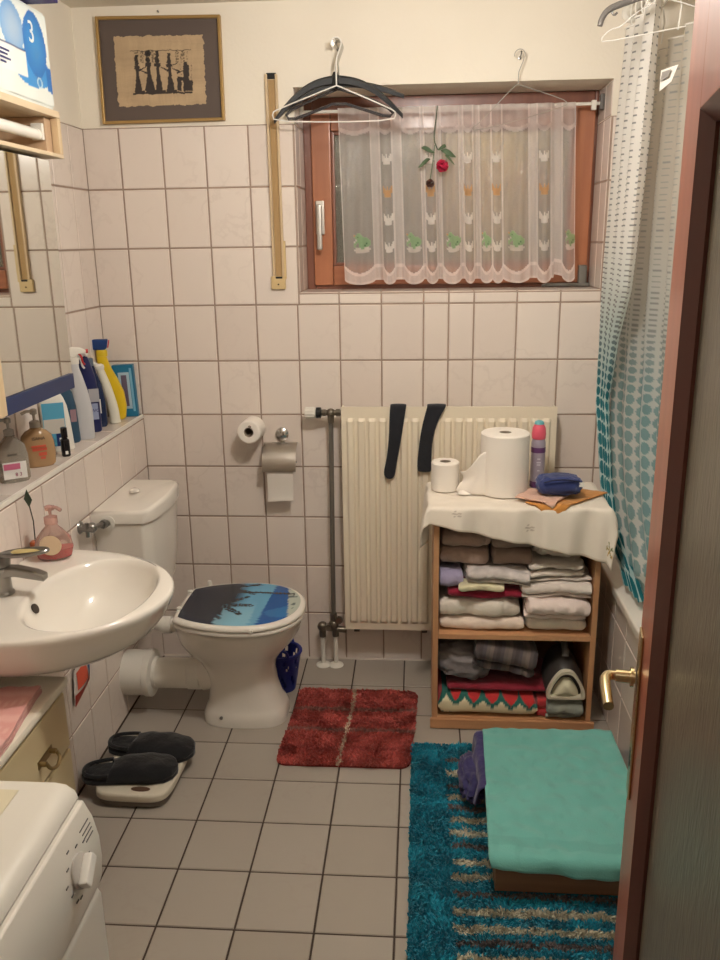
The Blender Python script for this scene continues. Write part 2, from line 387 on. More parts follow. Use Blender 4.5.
# ================================================================ LIGHT
def look_light(name,ty,loc,energy,color,size=.1,rot=None,**k):
    l=bpy.data.lights.new(name,ty); l.energy=energy; l.color=color
    if ty=='POINT': l.shadow_soft_size=size
    if ty=='AREA': l.size=size
    o=bpy.data.objects.new(name,l); COL.objects.link(o); o.location=loc
    if rot: o.rotation_euler=rot
    return o
LX,LY,LZ=1.06,-1.30,2.17
cl=thing('ceiling_lamp','white frosted globe lamp hanging under the ceiling in the middle of the room','lamp',(LX,LY,ZC))
mb=MB(); mb.lathe([(.0,ZC-.001),(.055,ZC-.001),(.055,ZC-.02),(.02,ZC-.03),(.012,ZC-.045),(.012,2.25),(.03,2.245),(.03,2.20)],(LX,LY,0)); build('lamp_mount',mb,M_whitepl,cl)
em=NT('frosted lamp glass'); em.b.inputs['Emission Color'].default_value=(1,.94,.87,1); em.b.inputs['Emission Strength'].default_value=290; em.b.inputs['Base Color'].default_value=(1,1,1,1)
mb=MB(); mb.sphere((LX,LY,LZ),.065,nu=32,nv=20); build('lamp_shade',mb,em.m,cl)
hl=thing('hallway_fill_lamp','small round lamp on the hallway ceiling outside the bathroom door','lamp',(1.0,-3.4,ZC))  # added behind the camera as fill light for the lower walls
mb=MB(); mb.lathe([(.0,ZC-.001),(.09,ZC-.001),(.09,ZC-.015),(.0,ZC-.016)],(1.0,-3.4,0)); build('lamp_mount',mb,M_whitepl,hl)
em2=NT('hallway fill lamp glow'); em2.b.inputs['Emission Color'].default_value=(1,.92,.84,1); em2.b.inputs['Emission Strength'].default_value=24
mb=MB(); mb.lathe([(.08,ZC-.017),(.08,ZC-.04),(.05,ZC-.07),(.0,ZC-.08)],(1.0,-3.4,0)); build('lamp_shade',mb,em2.m,hl)
# added area light that brightens the facade outside
look_light('facade_fill_light','AREA',(1.3,1.0,3.4),45,(1,.85,.65),.5,(math.radians(35),0,0))
w=bpy.data.worlds.new('world'); SC.world=w; w.use_nodes=True
w.node_tree.nodes['Background'].inputs[0].default_value=(.02,.022,.03,1); w.node_tree.nodes['Background'].inputs[1].default_value=.5
SC.view_settings.view_transform='Standard'; SC.view_settings.look='None'; SC.view_settings.gamma=1; SC.view_settings.exposure=-.1
# ================================================================ cloth helpers
def cloth_mat(name,c,c2=None,bscale=350,bump=.35,bdist=.002,nscale=14):
    """towelling: soft creases under a fine nap"""
    m=NT(name); b=m.b; c2=c2 or tuple(x*.86 for x in c[:3])+(1,)
    m.l(m.ramp(m.noise(nscale,3),[(.3,c),(.7,c2)]),b.inputs['Base Color']); b.inputs['Roughness'].default_value=.95; b.inputs['Sheen Weight'].default_value=.25
    b1=m.n('ShaderNodeBump'); b1.inputs['Strength'].default_value=.55; b1.inputs['Distance'].default_value=.012; m.l(m.noise(26,3),b1.inputs['Height'])
    b2=m.bump(m.noise(bscale,3),bump,bdist); m.l(b1.outputs['Normal'],b2.inputs['Normal']); return m.m
def folded(x0,x1,y0,y1,z0,z1,n=3,seed=0,wob=.006,nx=46,ntr=18,cre=.007,thick=None,slant=0,colf=None,tiltx=0):
    """a folded cloth: one sheet going back and forth n times, rounded at the folds, soft edges"""
    H=z1-z0; t=thick or H/n*.94; R=H/n/2; mb=MB(); mb_path=[]
    for k in range(n):
        zc=z0+H*(k+.5)/n; a,b=(y0+R,y1-R) if k%2==0 else (y1-R,y0+R)
        for i in range(ntr+1): mb_path.append((lerp(a,b,i/ntr),zc))
        if k<n-1:
            s=1 if k%2==0 else -1; yc=b
            for i in range(1,6):
                an=-PI/2+PI*i/6; mb_path.append((yc+s*R*cos(an),zc+R+R*sin(an)))
    m=len(mb_path)
    def prof(i):
        y,z=mb_path[i]; a=mb_path[max(i-1,0)]; b=mb_path[min(i+1,m-1)]; dx,dz=b[0]-a[0],b[1]-a[1]; l=math.hypot(dx,dz) or 1; return y,z,-dz/l,dx/l
    loops=[]; cols=[]
    for ix in range(nx+1):
        u=ix/nx; x=lerp(x0,x1,u); ed=min(u,1-u); sq=.55+.45*sm(0,.07,ed); ring=[]
        top=[];bot=[]
        for i in range(m):
            y,z,ny,nzv=prof(i); e2=1.0
            if i<2: e2=.55+.22*i
            if i>m-3: e2=.55+.22*(m-1-i)
            h=t/2*sq*e2
            rg=(.5-abs(nz(x*13+seed*1.7+y*7,z*9,seed)))*cre; rg2=(.5-abs(nz(x*24-z*30,y*9+seed,seed*2.3)))*cre
            wz=nz(x*9+seed,y*9,seed*3.1+z*6)*wob-rg*.9+slant*(y-y0)+tiltx*(x-x0); wx=nz(y*14,z*22+seed,7)*wob*1.2; wy=nz(x*12,z*14,seed+5)*wob*1.3
            wy+=rg2*1.6; top.append((x+wx,y+wy+ny*h,z+nzv*h+wz+rg2*.6)); bot.append((x+wx,y+wy-ny*h,z-nzv*h+wz))
        loops.append(top+bot[::-1])
        if colf: cols+= [colf(u,i/(m-1)) for i in range(m)]+[colf(u,i/(m-1)) for i in range(m-1,-1,-1)]
    mb.rings(loops,True,True)
    if colf: mb.col=cols
    return mb
def crumple(c,r,seed=0,amp=.25,nu=40,nv=24,flat=True,ridge=1.0,pw=.8):
    mb=MB(); R=[]
    for k in range(nv+1):
        ph=PI*k/nv; row=[]
        for j in range(nu):
            th=2*PI*j/nu; d=Vector((sin(ph)*cos(th),sin(ph)*sin(th),-cos(ph)))
            q=Vector([math.copysign(abs(v)**pw,v) for v in d])
            n_=1-abs(nz(d.x*2.2+seed,d.y*2.2,d.z*2.2))*2*ridge; n2=nz(d.x*5+seed,d.y*5,d.z*5+9)
            s=1+amp*(n_*.6+n2*.5-.45)
            p=[c[0]+q.x*r[0]*s,c[1]+q.y*r[1]*s,c[2]+q.z*r[2]*s]
            if flat: p[2]=max(p[2],c[2]-r[2]*.82)
            row.append(tuple(p))
        R.append(row)
    return mb.rings(R,True,True)
def drape(rect,z0,q,nu=70,nv=60,seed=0,rip=.012,round_=.012,colf=None,wrink=.002,minz=None,amp2=1.0,stiff=0):
    """cloth laid over a box top 'rect'(x0,x1,y0,y1) at z0; q = the four unfolded corners of the cloth (fl, fr, br, bl)"""
    x0,x1,y0,y1=rect; A,B,Cc,Dd=q
    def P(u,v):
        x=lerp(lerp(A[0],B[0],u),lerp(Dd[0],Cc[0],u),v); y=lerp(lerp(A[1],B[1],u),lerp(Dd[1],Cc[1],u),v)
        ox=(x0-x) if x<x0 else ((x-x1) if x>x1 else 0); oy=(y0-y) if y<y0 else ((y-y1) if y>y1 else 0)
        sx=-1 if x<x0 else 1; sy=-1 if y<y0 else 1
        L=math.hypot(ox,oy)
        z=z0+nz(x*25+seed,y*25,seed)*wrink*(1+ (2 if L==0 else 1)); X=min(max(x,x0),x1); Y=min(max(y,y0),y1)
        if L>0:
            r=round_; a=min(L/r,PI/2); out=r*sin(a); dn=r*(1-cos(a))+max(0,L-r*PI/2)
            k=dn/(dn+.05); 
            ph=x*38+seed if oy>=ox else y*38+seed
            w=rip*k*(sin(ph)+.6*sin(ph*1.9+1.3))*amp2+ (rip*1.1*k+.004) + stiff*dn
            corner=min(ox,oy)/(L+1e-6)
            w+=corner*dn*.35
            X+=sx*(out+w)*(ox/L); Y+=sy*(out+w)*(oy/L); z-=dn
            if minz is not None: z=max(z,minz)
        return (X,Y,z)
    mb=MB(); mb.grid(P,nu,nv,col=colf); return mb
def disc_pts(cx_,cy_,a,b,n=48,pw=2.0,t0=0):
    out=[]
    for k in range(n):
        t=2*PI*k/n+t0; c,s=cos(t),sin(t)
        out.append((cx_+a*math.copysign(abs(c)**(2/pw),c),cy_+b*math.copysign(abs(s)**(2/pw),s)))
    return out

# ================================================================ RADIATOR AND PIPES
M_rad=mat('cream radiator enamel',rgb(232,220,198),.35,coat=.2)
rd=thing('panel_radiator','cream ridged panel radiator on the back wall below the window','radiator',(1.14,-.08,.176))
RX0,RX1,RZ0,RZ1=.757,1.521,.176,1.046
mb=MB(); prof=[]
N=19; p_=(RX1-RX0-.03)/N
xs=[];
for k in range(N):
    a=RX0+.015+k*p_; xs+= [(a+.003,0),(a+.010,.010),(a+p_-.012,.010),(a+p_-.005,0)]
xs=[(RX0,0)]+xs+[(RX1,0)]
zs=[(RZ0,0),(RZ0+.028,0),(RZ0+.040,1),(RZ1-.052,1),(RZ1-.040,0),(RZ1,0)]
yF=-.098
mb.rings([[(x,yF+.006-d*f,z) for x,d in xs] for z,f in zs],False,False,closed=False)
mb.f=[f[::-1] for f in mb.f]
mb.box(RX0,RX1,yF+.0062,yF+.020,RZ0,RZ1,0,.003)
build('front_panel',mb,M_rad,rd,sharp=25)
mb=MB(); mb.box(RX0+.01,RX1-.01,-.045,-.032,RZ0+.02,RZ1-.02,0,.002); build('rear_panel',mb,M_rad,rd)
for x in (RX0,RX1-.006):
    mb=MB(); mb.box(x,x+.006,-.078,-.030,RZ0+.005,RZ1-.005,0,.002); build('side_cover',mb,M_rad,rd)
mb=MB(); 
for k in range(30): mb.box(RX0+.02+k*.0248,RX0+.036+k*.0248,-.076,-.046,RZ1-.016,RZ1-.012,0)
build('top_grille',mb,M_rad,rd)
for x in (.86,1.40):
    mb=MB(); mb.box(x,x+.03,-.031,-.0025,.25,.95); build('wall_bracket',mb,M_rad,rd)
for x in (.79,1.05,1.47):
    mb=MB(); mb.box(x,x+.022,yF+.004,-.04,RZ0-.010,RZ0-.001,0,.002); build('clip',mb,mat('dark metal clip',rgb(70,60,52),.5,.5),rd)
# valve, riser pipe, lower valve
M_pipe=mat('grey painted pipe',rgb(112,106,98),.45,.3); M_vbody=mat('nickel valve body',rgb(120,112,100),.35,.8)
hp_=thing('heating_pipe','grey heating riser pipe with valves beside the left end of the radiator','pipe',(.71,-.05,0))
px_,py_=.716,-.055
mb=MB(); mb.tube([(px_,py_,.985),(px_-.004,py_,.6),(px_-.008,py_,.215)],.009,14); build('riser',mb,M_pipe,hp_)
mb=MB(); mb.cyl((px_-.032,py_,1.018),(RX0-.001,py_,1.018),.010); mb.cyl((px_,py_,1.018),(px_,py_,.982),.013,.011); mb.sphere((px_,py_,1.018),.0165)
mb.cyl((px_+.02,py_,1.018),(px_+.034,py_,1.018),.015,n=6); mb.cyl((px_-.03,py_,1.018),(px_-.018,py_,1.018),.014,n=6)
build('upper_valve',mb,M_vbody,hp_,sharp=30)
mb=MB(); mb.lathe([(.010,.033),(.020,.036),(.020,.052),(.014,.054)],(px_,py_,1.018),(-1,0,0)); build('collar_ring',mb,M_black,hp_)
mb=MB(); mb.lathe([(.015,.054),(.019,.056),(.0195,.088),(.016,.094),(.001,.095)],(px_,py_,1.018),(-1,0,0),24)
for k in range(12):
    a=2*PI*k/12; y,z=py_+.0198*cos(a),1.018+.0198*sin(a); mb.box(px_-.092,px_-.060,y-.0015,y+.0015,z-.0015,z+.0015)
build('thermostat_head',mb,M_whitepl,hp_)
mb=MB(); bx=px_-.008
mb.cyl((bx,py_,.225),(bx,py_,.175),.014,n=6); mb.cyl((bx-.055,py_,.165),(RX0+.002,py_,.154),.012); mb.sphere((bx,py_,.178),.020); mb.sphere((bx-.045,py_,.168),.020)
mb.cyl((bx-.045,py_,.168),(bx-.045,py_,.125),.014,n=6); mb.cyl((bx+.006,py_,.172),(bx+.006,py_,.128),.014,n=6); mb.cyl((bx-.02,py_-.002,.172),(bx-.02,py_-.035,.178),.012,n=8); mb.cyl((bx+.022,py_,.20),(bx+.022,py_-.02,.20),.014,n=6)
build('lower_valve',mb,M_vbody,hp_,sharp=30)
for x in (bx-.045,bx+.006):
    mb=MB(); mb.cyl((x,py_,.126),(x,py_,.001),.0085); pp=build('white_tail_pipe',mb,M_whitepl,hp_)
    mb=MB(); mb.lathe([(.010,.012),(.016,.010),(.028,.004),(.029,.0005),(.010,.0005)],(x,py_,0)); build('floor_rosette',mb,M_whitepl,pp)
# ================================================================ SOCKS over the radiator
M_sock=cloth_mat('black knit',rgb(24,26,34),rgb(16,18,24),600,.3)
def sock(name,label,pts,ws,top,ww=.0035):
    mb=MB(); R=[]
    full=[(top[0],-.055,1.0),(top[0],-.068,1.046)]
    mb2=[(top[0],-.052,.985,top[1]),(top[0],-.055,1.03,top[1]),(top[0]+.0,-.062,1.051,top[1]),(top[0],-.085,1.0545,top[1]),(top[0],-.104,1.049,top[1])]+[(x,-.108-.001*i,z,w) for i,((x,z),w) in enumerate(zip(pts,ws))]
    n=16
    for i,(x,y,z,w) in enumerate(mb2):
        a=mb2[max(i-1,0)]; b=mb2[min(i+1,len(mb2)-1)]
        t=Vector((0,b[1]-a[1],b[2]-a[2])).normalized(); nrm=Vector((0,-t.z,t.y)); 
        if nrm.y>0 and i>4: nrm=-nrm
        R.append([(x+w*cos(2*PI*k/n),y+nrm.y*ww*sin(2*PI*k/n),z+nrm.z*ww*sin(2*PI*k/n)) for k in range(n)])
    mb.rings(R,True,True); return build(name,mb,M_sock,None,label,'sock','socks drying over the radiator',sharp=80,sub=1)
sock('black_sock','black sock hanging over the radiator, the left one, reaching lower with the rounded toe',
     [(.958,1.02),(.954,.96),(.946,.90),(.938,.85),(.932,.82),(.930,.80),(.931,.785)],[.028,.024,.021,.020,.022,.021,.010],(.962,.029))
sock('black_sock','black sock over the radiator beside the small paper roll, square at its end',
     [(1.088,1.03),(1.074,.99),(1.062,.94),(1.058,.89),(1.056,.85),(1.056,.818),(1.057,.812)],[.030,.026,.023,.024,.026,.026,.022],(1.098,.034))

# ================================================================ TOILET ROLLS ON THE WALL
def roll(name,label,c,axis,r,h,core,group=None,tail=None):
    t=thing(name,label,'toilet paper' if r<.08 else 'paper roll',tuple(c) if abs(axis[2])>.5 else (c[0],c[1],c[2]),group)
    mb=MB(); c=Vector(c); d=Vector(axis)
    mb.lathe([(core,.0),(r-.004,.0),(r,.004),(r*1.003,h*.33),(r,h*.6),(r*1.002,h-.004),(r-.004,h),(r*.75,h+.001),(core,h),(core,h*.5),(core,.0)],c,axis,48)
    mb.f=[f for f in mb.f if len(f)==4]
    build('paper_winding',mb,M_paper,t)
    mb=MB(); mb.lathe([(core,.001),(core,h-.001),(core-.002,h-.001),(core-.002,.001),(core,.001)],c,axis,32); mb.f=[f for f in mb.f if len(f)==4]
    build('cardboard_core',mb,M_card,t); return t
hk=thing('wall_peg','short chrome peg on the tiled wall carrying the spare toilet roll','peg',(.425,-.0025,.972))
mb=MB(); mb.lathe([(.001,0),(.014,0),(.014,.004),(.006,.006),(.006,.10),(.001,.102)],(.425,-.0025,.972),Vector((0,-1,.04)).normalized()); build('peg_rod',mb,M_chrome,hk)
roll('toilet_roll','spare toilet roll, core facing the room, on a peg beside the steel holder',(.425,-.014,.955),Vector((-.05,-1,.0)).normalized(),.043,.088,.018,'toilet rolls')
# holder with cover
th=thing('toilet_roll_holder','brushed steel toilet paper holder with a lid and round rosette on the tiles','paper holder',(.54,-.0025,.87))
mb=MB(); mb.lathe([(.001,0),(.024,0),(.025,.003),(.024,.010),(.015,.016),(.001,.018)],(.527,-.0025,.928),(0,-1,0)); build('rosette',mb,M_chrome,th)
mb=MB(); mb.box(.519,.535,-.012,-.0035,.86,.915,0,.002); build('support_arm',mb,M_chrome,th)
mb=MB(); pr_=[(-.006,.895),(-.020,.893),(-.045,.882),(-.068,.855),(-.078,.825),(-.078,.800)]
mb.rings([[(x,y,z) for y,z in pr_] for x in (.458,.584)],False,False,closed=False)
build('cover_plate',mb,M_steel,th,solid=.0015,sharp=60)
mb=MB(); mb.tube([(.461,-.030,.892),(.461,-.034,.84),(.461,-.038,.828),(.583,-.038,.828)],.003); build('roll_bar',mb,M_chrome,th)
tr=roll('toilet_roll','nearly used toilet roll hanging in the steel holder with a sheet dangling below',(.472,-.040,.826),(1,0,0),.027,.098,.0185,'toilet rolls')
mb=MB(); mb.grid(lambda u,v:(lerp(.472,.569,u)+.002*sin(v*4),-.068-.004*sin(u*3)+.012*v-.003*sin(v*6),lerp(.83,.678+.006*u,v)),12,14); build('hanging_sheet',mb,M_paper,tr,solid=.0008)

# ================================================================ TOILET
to=thing('toilet','white floor standing toilet facing right with a sea and palm picture on its lid','toilet',(.42,-.41,0))
yc=-.41
def trings(L,pw,n=48):
    return [[(x,y,z) for x,y in disc_pts(cx_,yc+dy,a,b,n,pw_)] for (cx_,dy,a,b,z,pw_) in L]
L=[(.430,0,.148,.108,.001,3.2),(.430,0,.148,.108,.030,3.2),(.430,0,.140,.100,.050,3),(.428,0,.128,.092,.075,2.8),(.422,0,.120,.088,.13,2.6),(.415,0,.122,.090,.19,2.5),
   (.408,0,.140,.105,.235,2.4),(.405,0,.172,.135,.275,2.3),(.410,0,.200,.160,.315,2.2),(.415,0,.214,.176,.35,2.2),(.418,0,.220,.182,.385,2.2),(.418,0,.218,.180,.398,2.2),(.418,0,.212,.174,.4015,2.2),
   (.43,0,.165,.130,.4005,2.1),(.43,0,.155,.120,.385,2.1),(.435,0,.13,.10,.32,2),(.44,0,.07,.06,.26,2),(.44,0,.03,.03,.25,2)]
L=[(a,b,c,d,z-.014*sm(.15,.38,z),p) for a,b,c,d,z,p in L]
mb=MB(); mb.rings(trings(L,2.2),True,True); build('bowl',mb,M_cer,to,sharp=60)
mb=MB(); mb.cyl((.36,-.5125,.038),(.36,-.5175,.038),.006); build('floor_screw',mb,M_dchrome,to)
WS=[(.222,.118),(.235,.130),(.28,.156),(.34,.176),(.40,.186),(.46,.189),(.52,.180),(.57,.158),(.61,.124),(.635,.085),(.648,.045),(.652,.0)]
def chai(p,k=2,closed=True):
    for _ in range(k):
        q=[]; n=len(p)
        for i in range(n if closed else n-1):
            a,b=p[i],p[(i+1)%n]; q+= [tuple(lerp(a[j],b[j],.25) for j in range(len(a))),tuple(lerp(a[j],b[j],.75) for j in range(len(a)))]
        p=q
    return p
_o=chai([(x,w) for x,w in WS]+[(x,-w) for x,w in WS[::-1][1:]],2)
_o=_o[::-1]
def Dsh(s,n=60,off=0):
    """lid outline: rounded front (+x), narrower straight back"""
    return [(.43+(x-.43)*s,yc-.012+y*s) for x,y in _o]
def dr_(z,s): return [(x,y,z-.014) for x,y in Dsh(s)]
mb=MB(); mb.rings([dr_(.4035,.93),dr_(.4035,.98),dr_(.408,1.0),dr_(.416,1.0),dr_(.420,.975),dr_(.420,.93)],True,True); build('seat',mb,M_cer,to,sharp=60)
mb=MB(); mb.rings([dr_(.4215,.95),dr_(.4215,.99),dr_(.427,1.012),dr_(.436,1.0),dr_(.441,.955),dr_(.4425,.8),dr_(.443,.3)],True,True); lid=build('lid',mb,M_cer,to,sharp=60)
def lidcol(x,y):
    u=(x-.22)/(.65-.22); v=(y-(yc-.19))/.38   # u 0..1 to the tip, v 0 near..1 far
    n1=nz(x*9,y*9,1); 
    sky=rgb(96,158,192); sea=rgb(60,120,165); navy=rgb(28,36,52); deep=rgb(24,84,150)
    c=sky
    t=sm(.34,.55,u+n1*.07); c=[lerp(navy[i],sky[i],t) for i in range(3)]
    if .35<u<.62 and v<.55: 
        k=sm(.55,.2,v); c=[lerp(c[i],rgb(140,190,208)[i],k*.6) for i in range(3)]
    # breakers / dark blue panel
    if u>.70+.05*(v-.5): c=deep[:3]
    if u>.70 and n1>.25: c=rgb(40,110,170)[:3]
    # pale sand / boat patch at the tip
    if u>.865-.12*(v-.5) and v<.80 and v>.05: c=rgb(176,184,172)[:3] if nz(x*40,y*40,3)<.25 else rgb(90,100,100)[:3]
    # palm fronds: dark blades radiating from (0.36,.35)
    for (pu,pv,R_,a0) in ((.33,.42,.36,.0),(.30,.80,.40,.3)):
        du,dv=(u-pu),(v-pv)*.9; r=math.hypot(du,dv); a=math.atan2(dv,du)
        for k in range(9):
            aa=a0+k*2*PI/9; dl=abs((a-aa+PI)%(2*PI)-PI)
            bend=dl+ r*.25*(1 if k%2 else -1)*.3
            if r<R_*.75 and bend*r<.018*(1+3*(.3-min(r,.3))) and nz(u*60,v*60,2)>-.25: c=rgb(26,34,44)[:3]
    # long thin trunk line across
    if abs(v-(.60+.12*u+.05*sin(u*4)))<.018 and .25<u<.9: c=rgb(26,32,44)[:3]
    if u<.14+.25*v: c=[lerp(c[i],navy[i],.7) for i in range(3)]
    return (c[0],c[1],c[2],1)
mb=MB(); mb.col=[]; NR=44
for r in range(NR+1):
    s_=.925*r/NR; pts=Dsh(max(s_,.001)); NP=len(pts)
    for (x,y) in pts:
         z=interp(s_,[0,.3,.8,.955,1],[.4437,.4437,.4432,.4417,.437]); mb.v.append((x,y,z-.014)); mb.col.append(lidcol(x,y))
for r in range(NR):
    for j in range(NP): k=(j+1)%NP; mb.f.append((r*NP+j,r*NP+k,(r+1)*NP+k,(r+1)*NP+j)); mb.mi.append(0)
build('lid_picture',mb,attr_mat('printed lid picture',.2),lid)
for y in (yc-.07,yc+.07):
    mb=MB(); mb.cyl((.232,y-.012,.418),(.232,y+.012,.418),.011); mb.lathe([(.001,0),(.009,0),(.009,.006),(.001,.008)],(.232,y,.43)); build('hinge',mb,M_whitepl,to)
for x in (.50,):
    mb=MB(); mb.lathe([(.001,0),(.007,0),(.007,.004),(.001,.006)],(x,yc-.197,.414),(0,-1,0)); build('bumper',mb,M_whitepl,to)
# outlet and drain pipe
dp=thing('drain_pipe','wide white plastic drain pipe running from the half wall to the toilet','drain pipe',(.14,yc,.07))
mb=MB(); mb.lathe([(.052,.27),(.056,.268),(.056,.225),(.053,.222),(.053,.09),(.001,.09)],(.004,yc,.150),(1,0,0),36); build('connector',mb,M_whitepl,dp)
mb=MB(); mb.lathe([(.001,.001),(.080,.001),(.080,.075),(.084,.078),(.084,.098),(.078,.102),(.058,.104),(.056,.115),(.001,.115)],(.001,yc,.150),(1,0,0),40); build('wall_collar',mb,M_whitepl,dp)
mb=MB(); mb.cyl((.276,yc,.150),(.318,yc,.158),.060,.060,n=36); build('outlet',mb,M_cer,to)
# flush bend
mb=MB(); mb.tube([(.10,yc-.01,.49),(.10,yc-.01,.40),(.11,yc-.01,.355),(.15,yc-.01,.342),(.215,yc-.01,.342)],.024,18,smooth=2); 
mb.cyl((.150,yc-.01,.342),(.182,yc-.01,.342),.030)
fb=thing('flush_pipe','short white flush bend between cistern and toilet bowl','flush pipe',(.10,yc,.34)); build('bend',mb,M_whitepl,fb)
# cistern
ct=thing('toilet_cistern','white ceramic toilet cistern with a bowed lid against the half wall','cistern',(.09,-.385,.49))
def tank(z,x1,y0,y1,bow):
    pts=[]; n=14
    pts.append((.002,y1)); pts.append((.002,y0))
    for k in range(n+1):
        t=k/n; y=lerp(y0+.008,y1-.008,t); pts.append((x1+bow*(1-(2*t-1)**2)-(.012 if k in(0,n) else 0),y))
    return [(x,y,z) for x,y in pts]
mb=MB(); mb.rings([tank(.472,.135,-.53,-.24,.010),tank(.48,.155,-.545,-.225,.014),tank(.60,.166,-.562,-.203,.018),tank(.762,.170,-.572,-.193,.022)],True,True); build('tank',mb,M_cer,ct,bevel=.006,sharp=60)
def lidr(z,dx,k,dome=0):
    base=tank(z,.176+dx,-.578-dx,-.187+dx,.028)
    return [(x*k+ (1-k)*.08,(y+.385)*k-.385,z+dome*(1-((y+.385)/.2)**2)) for x,y,z in base]
mb=MB(); mb.rings([lidr(.764,0,1),lidr(.793,.001,1,.006),lidr(.800,-.003,.992,.010),lidr(.803,-.006,.95,.011),lidr(.804,-.02,.5,.011)],True,True); build('lid',mb,M_cer,ct,sharp=50)
mb=MB(); mb.lathe([(.001,0),(.017,0),(.016,.006),(.010,.010),(.001,.011)],(.08,-.385,.8155)); build('flush_button',mb,M_cer,ct)
# angle valve
av=thing('angle_valve','worn chrome angle valve with a cross handle between wall and cistern','valve',(.03,-.66,.76))
vy,vz=-.668,.785
mb=MB(); mb.cyl((.001,vy,vz),(.040,vy,vz),.010); mb.sphere((.040,vy,vz),.016); mb.cyl((.040,vy,vz),(.055,-.583,.770),.008); mb.cyl((.050,-.612,.775),(.053,-.592,.772),.014,n=6); mb.lathe([(.001,0),(.022,0),(.018,.006),(.010,.009)],(.001,vy,vz),(1,0,0))
build('valve_body',mb,M_dchrome,av,sharp=30)
mb=MB(); mb.cyl((.040,vy,vz),(.040,vy-.035,vz+.005),.008); mb.cyl((.017,vy-.038,vz+.007),(.063,vy-.038,vz+.003),.006); mb.cyl((.040,vy-.038,vz-.017),(.040,vy-.038,vz+.027),.006); build('cross_handle',mb,M_dchrome,av)
mb=MB(); mb.lathe([(.012,0),(.022,.001),(.024,.008),(.012,.010),(.010,.004)],(.055,-.5745,.7695),(0,-1,0)); build('tank_washer',mb,M_whitepl,av)
# toilet brush behind the bowl, basket
tb=thing('toilet_brush','white toilet brush in a holder between the toilet and the back wall','toilet brush',(.235,-.09,0))
mb=MB(); mb.lathe([(.001,.001),(.05,.001),(.052,.01),(.045,.12),(.040,.125),(.038,.12),(.001,.115)],(.235,-.09,0)); build('holder',mb,M_whitepl,tb)
mb=MB(); mb.lathe([(.001,.116),(.006,.12),(.006,.335),(.009,.340),(.010,.360),(.006,.368),(.001,.369)],(.235,-.09,0)); build('handle',mb,M_whitepl,tb)
M_blue=mat('blue plastic',rgb(34,46,128),.45)
bk=thing('plastic_basket','small blue perforated plastic basket on the floor behind the toilet','basket',(.532,-.235,0))
mb=MB(); bc=(.532,-.235); n=36; Z=[.002,.024,.048,.072,.096,.12,.14,.152]
def br(z): return .044+.026*z/.152
R=[[(bc[0]+br(z)*cos(2*PI*j/n),bc[1]+br(z)*sin(2*PI*j/n),z) for j in range(n)] for z in Z]
mb.rings(R,True,False); keep=[]
for f in mb.f:
    if len(f)!=4: keep.append(f); continue
    i=f[0]//n; j=f[0]%n
    if 1<=i<=5 and (j+i)%4 in (1,) and i not in (3,): continue
    keep.append(f)
mb.f=keep; mb.mi=[0]*len(keep); build('basket_body',mb,M_blue,bk,solid=.003,sharp=60)
mb=MB(); mb.tube([(bc[0]+br(.152)*cos(2*PI*j/24),bc[1]+br(.152)*sin(2*PI*j/24),.154) for j in range(25)],.006); build('rim',mb,M_blue,bk)
for sg in (-1,1):
    mb=MB(); mb.tube([(bc[0]+.071*cos(a),bc[1]+.071*sin(a),.154+h) for a,h in ((sg*PI/2-.5,0),(sg*PI/2-.4,.025),(sg*PI/2,.038),(sg*PI/2+.4,.025),(sg*PI/2+.5,0))],.005,smooth=2); build('handle',mb,M_blue,bk)

# ================================================================ SINK
sk=thing('wash_basin','white oval wall hung wash basin on the left half wall','sink',(.2,-1.24,.68))
SY=-1.24
def outl(s,z,fx=1.0,n=72,back=.004):
    pts=[]
    for k in range(n):
        t=2*PI*k/n; c,si=cos(t),sin(t)
        if c>=0: x=.11+.345*c*s*fx; y=.275*si*s
        else: x=.11-(.11-back)*(abs(c)**(.35)) ; y=.275*s*math.copysign(abs(si)**(.45 if abs(c)>.0 else 1),si)
        pts.append((x,SY+y,z))
    return pts
def ell(cx_,a,b,z,n=72,pw=2.2):
    return [(x,y,z) for x,y in disc_pts(cx_,SY,a,b,n,pw)]
mb=MB()
mb.rings([outl(.35,.685),outl(.55,.69),outl(.74,.71),outl(.88,.742),outl(.955,.777),outl(.99,.806),outl(1.0,.816),outl(.995,.824),outl(.978,.828),
  ell(.266,.150,.214,.828),ell(.267,.142,.206,.8245),ell(.268,.138,.200,.812),ell(.268,.126,.182,.772),ell(.266,.104,.150,.735),ell(.262,.07,.095,.712),ell(.258,.03,.035,.704),ell(.258,.022,.022,.701)],True,True)
build('basin',mb,M_cer,sk,sharp=70)
mb=MB(); mb.lathe([(.001,0),(.011,0),(.011,.002),(.001,.002)],(.1385,SY-.035,.797),Vector((1,0,.25)).normalized(),sy=1.4); build('overflow_hole',mb,mat('dark overflow opening',rgb(50,40,32),.6),sk)
mb=MB(); mb.lathe([(.026,0),(.027,.003),(.018,.004),(.014,.001),(.001,.001)],(.258,SY,.703)); build('drain_ring',mb,M_chrome,sk)
mb=MB(); mb.cyl((.2,SY-.05,.69),(.2,SY-.05,.668),.024); build('waste_outlet',mb,M_dchrome,sk)
SY=-1.262
fc=thing('basin_mixer_tap','worn chrome single lever mixer tap with a loop handle on the basin','tap',(.085,SY,.828))
TX=.062
mb=MB(); mb.lathe([(.001,0),(.024,0),(.024,.005),(.020,.009),(.0195,.055),(.023,.060),(.023,.068),(.001,.070)],(TX,SY,.829)); build('tap_body',mb,M_dchrome,fc)
mb=MB(); 
def sec(x,z,w,h): return [(x,SY-w,z-h),(x,SY+w,z-h),(x,SY+w,z+h*.6),(x,SY+w*.7,z+h),(x,SY-w*.7,z+h),(x,SY-w,z+h*.6)]
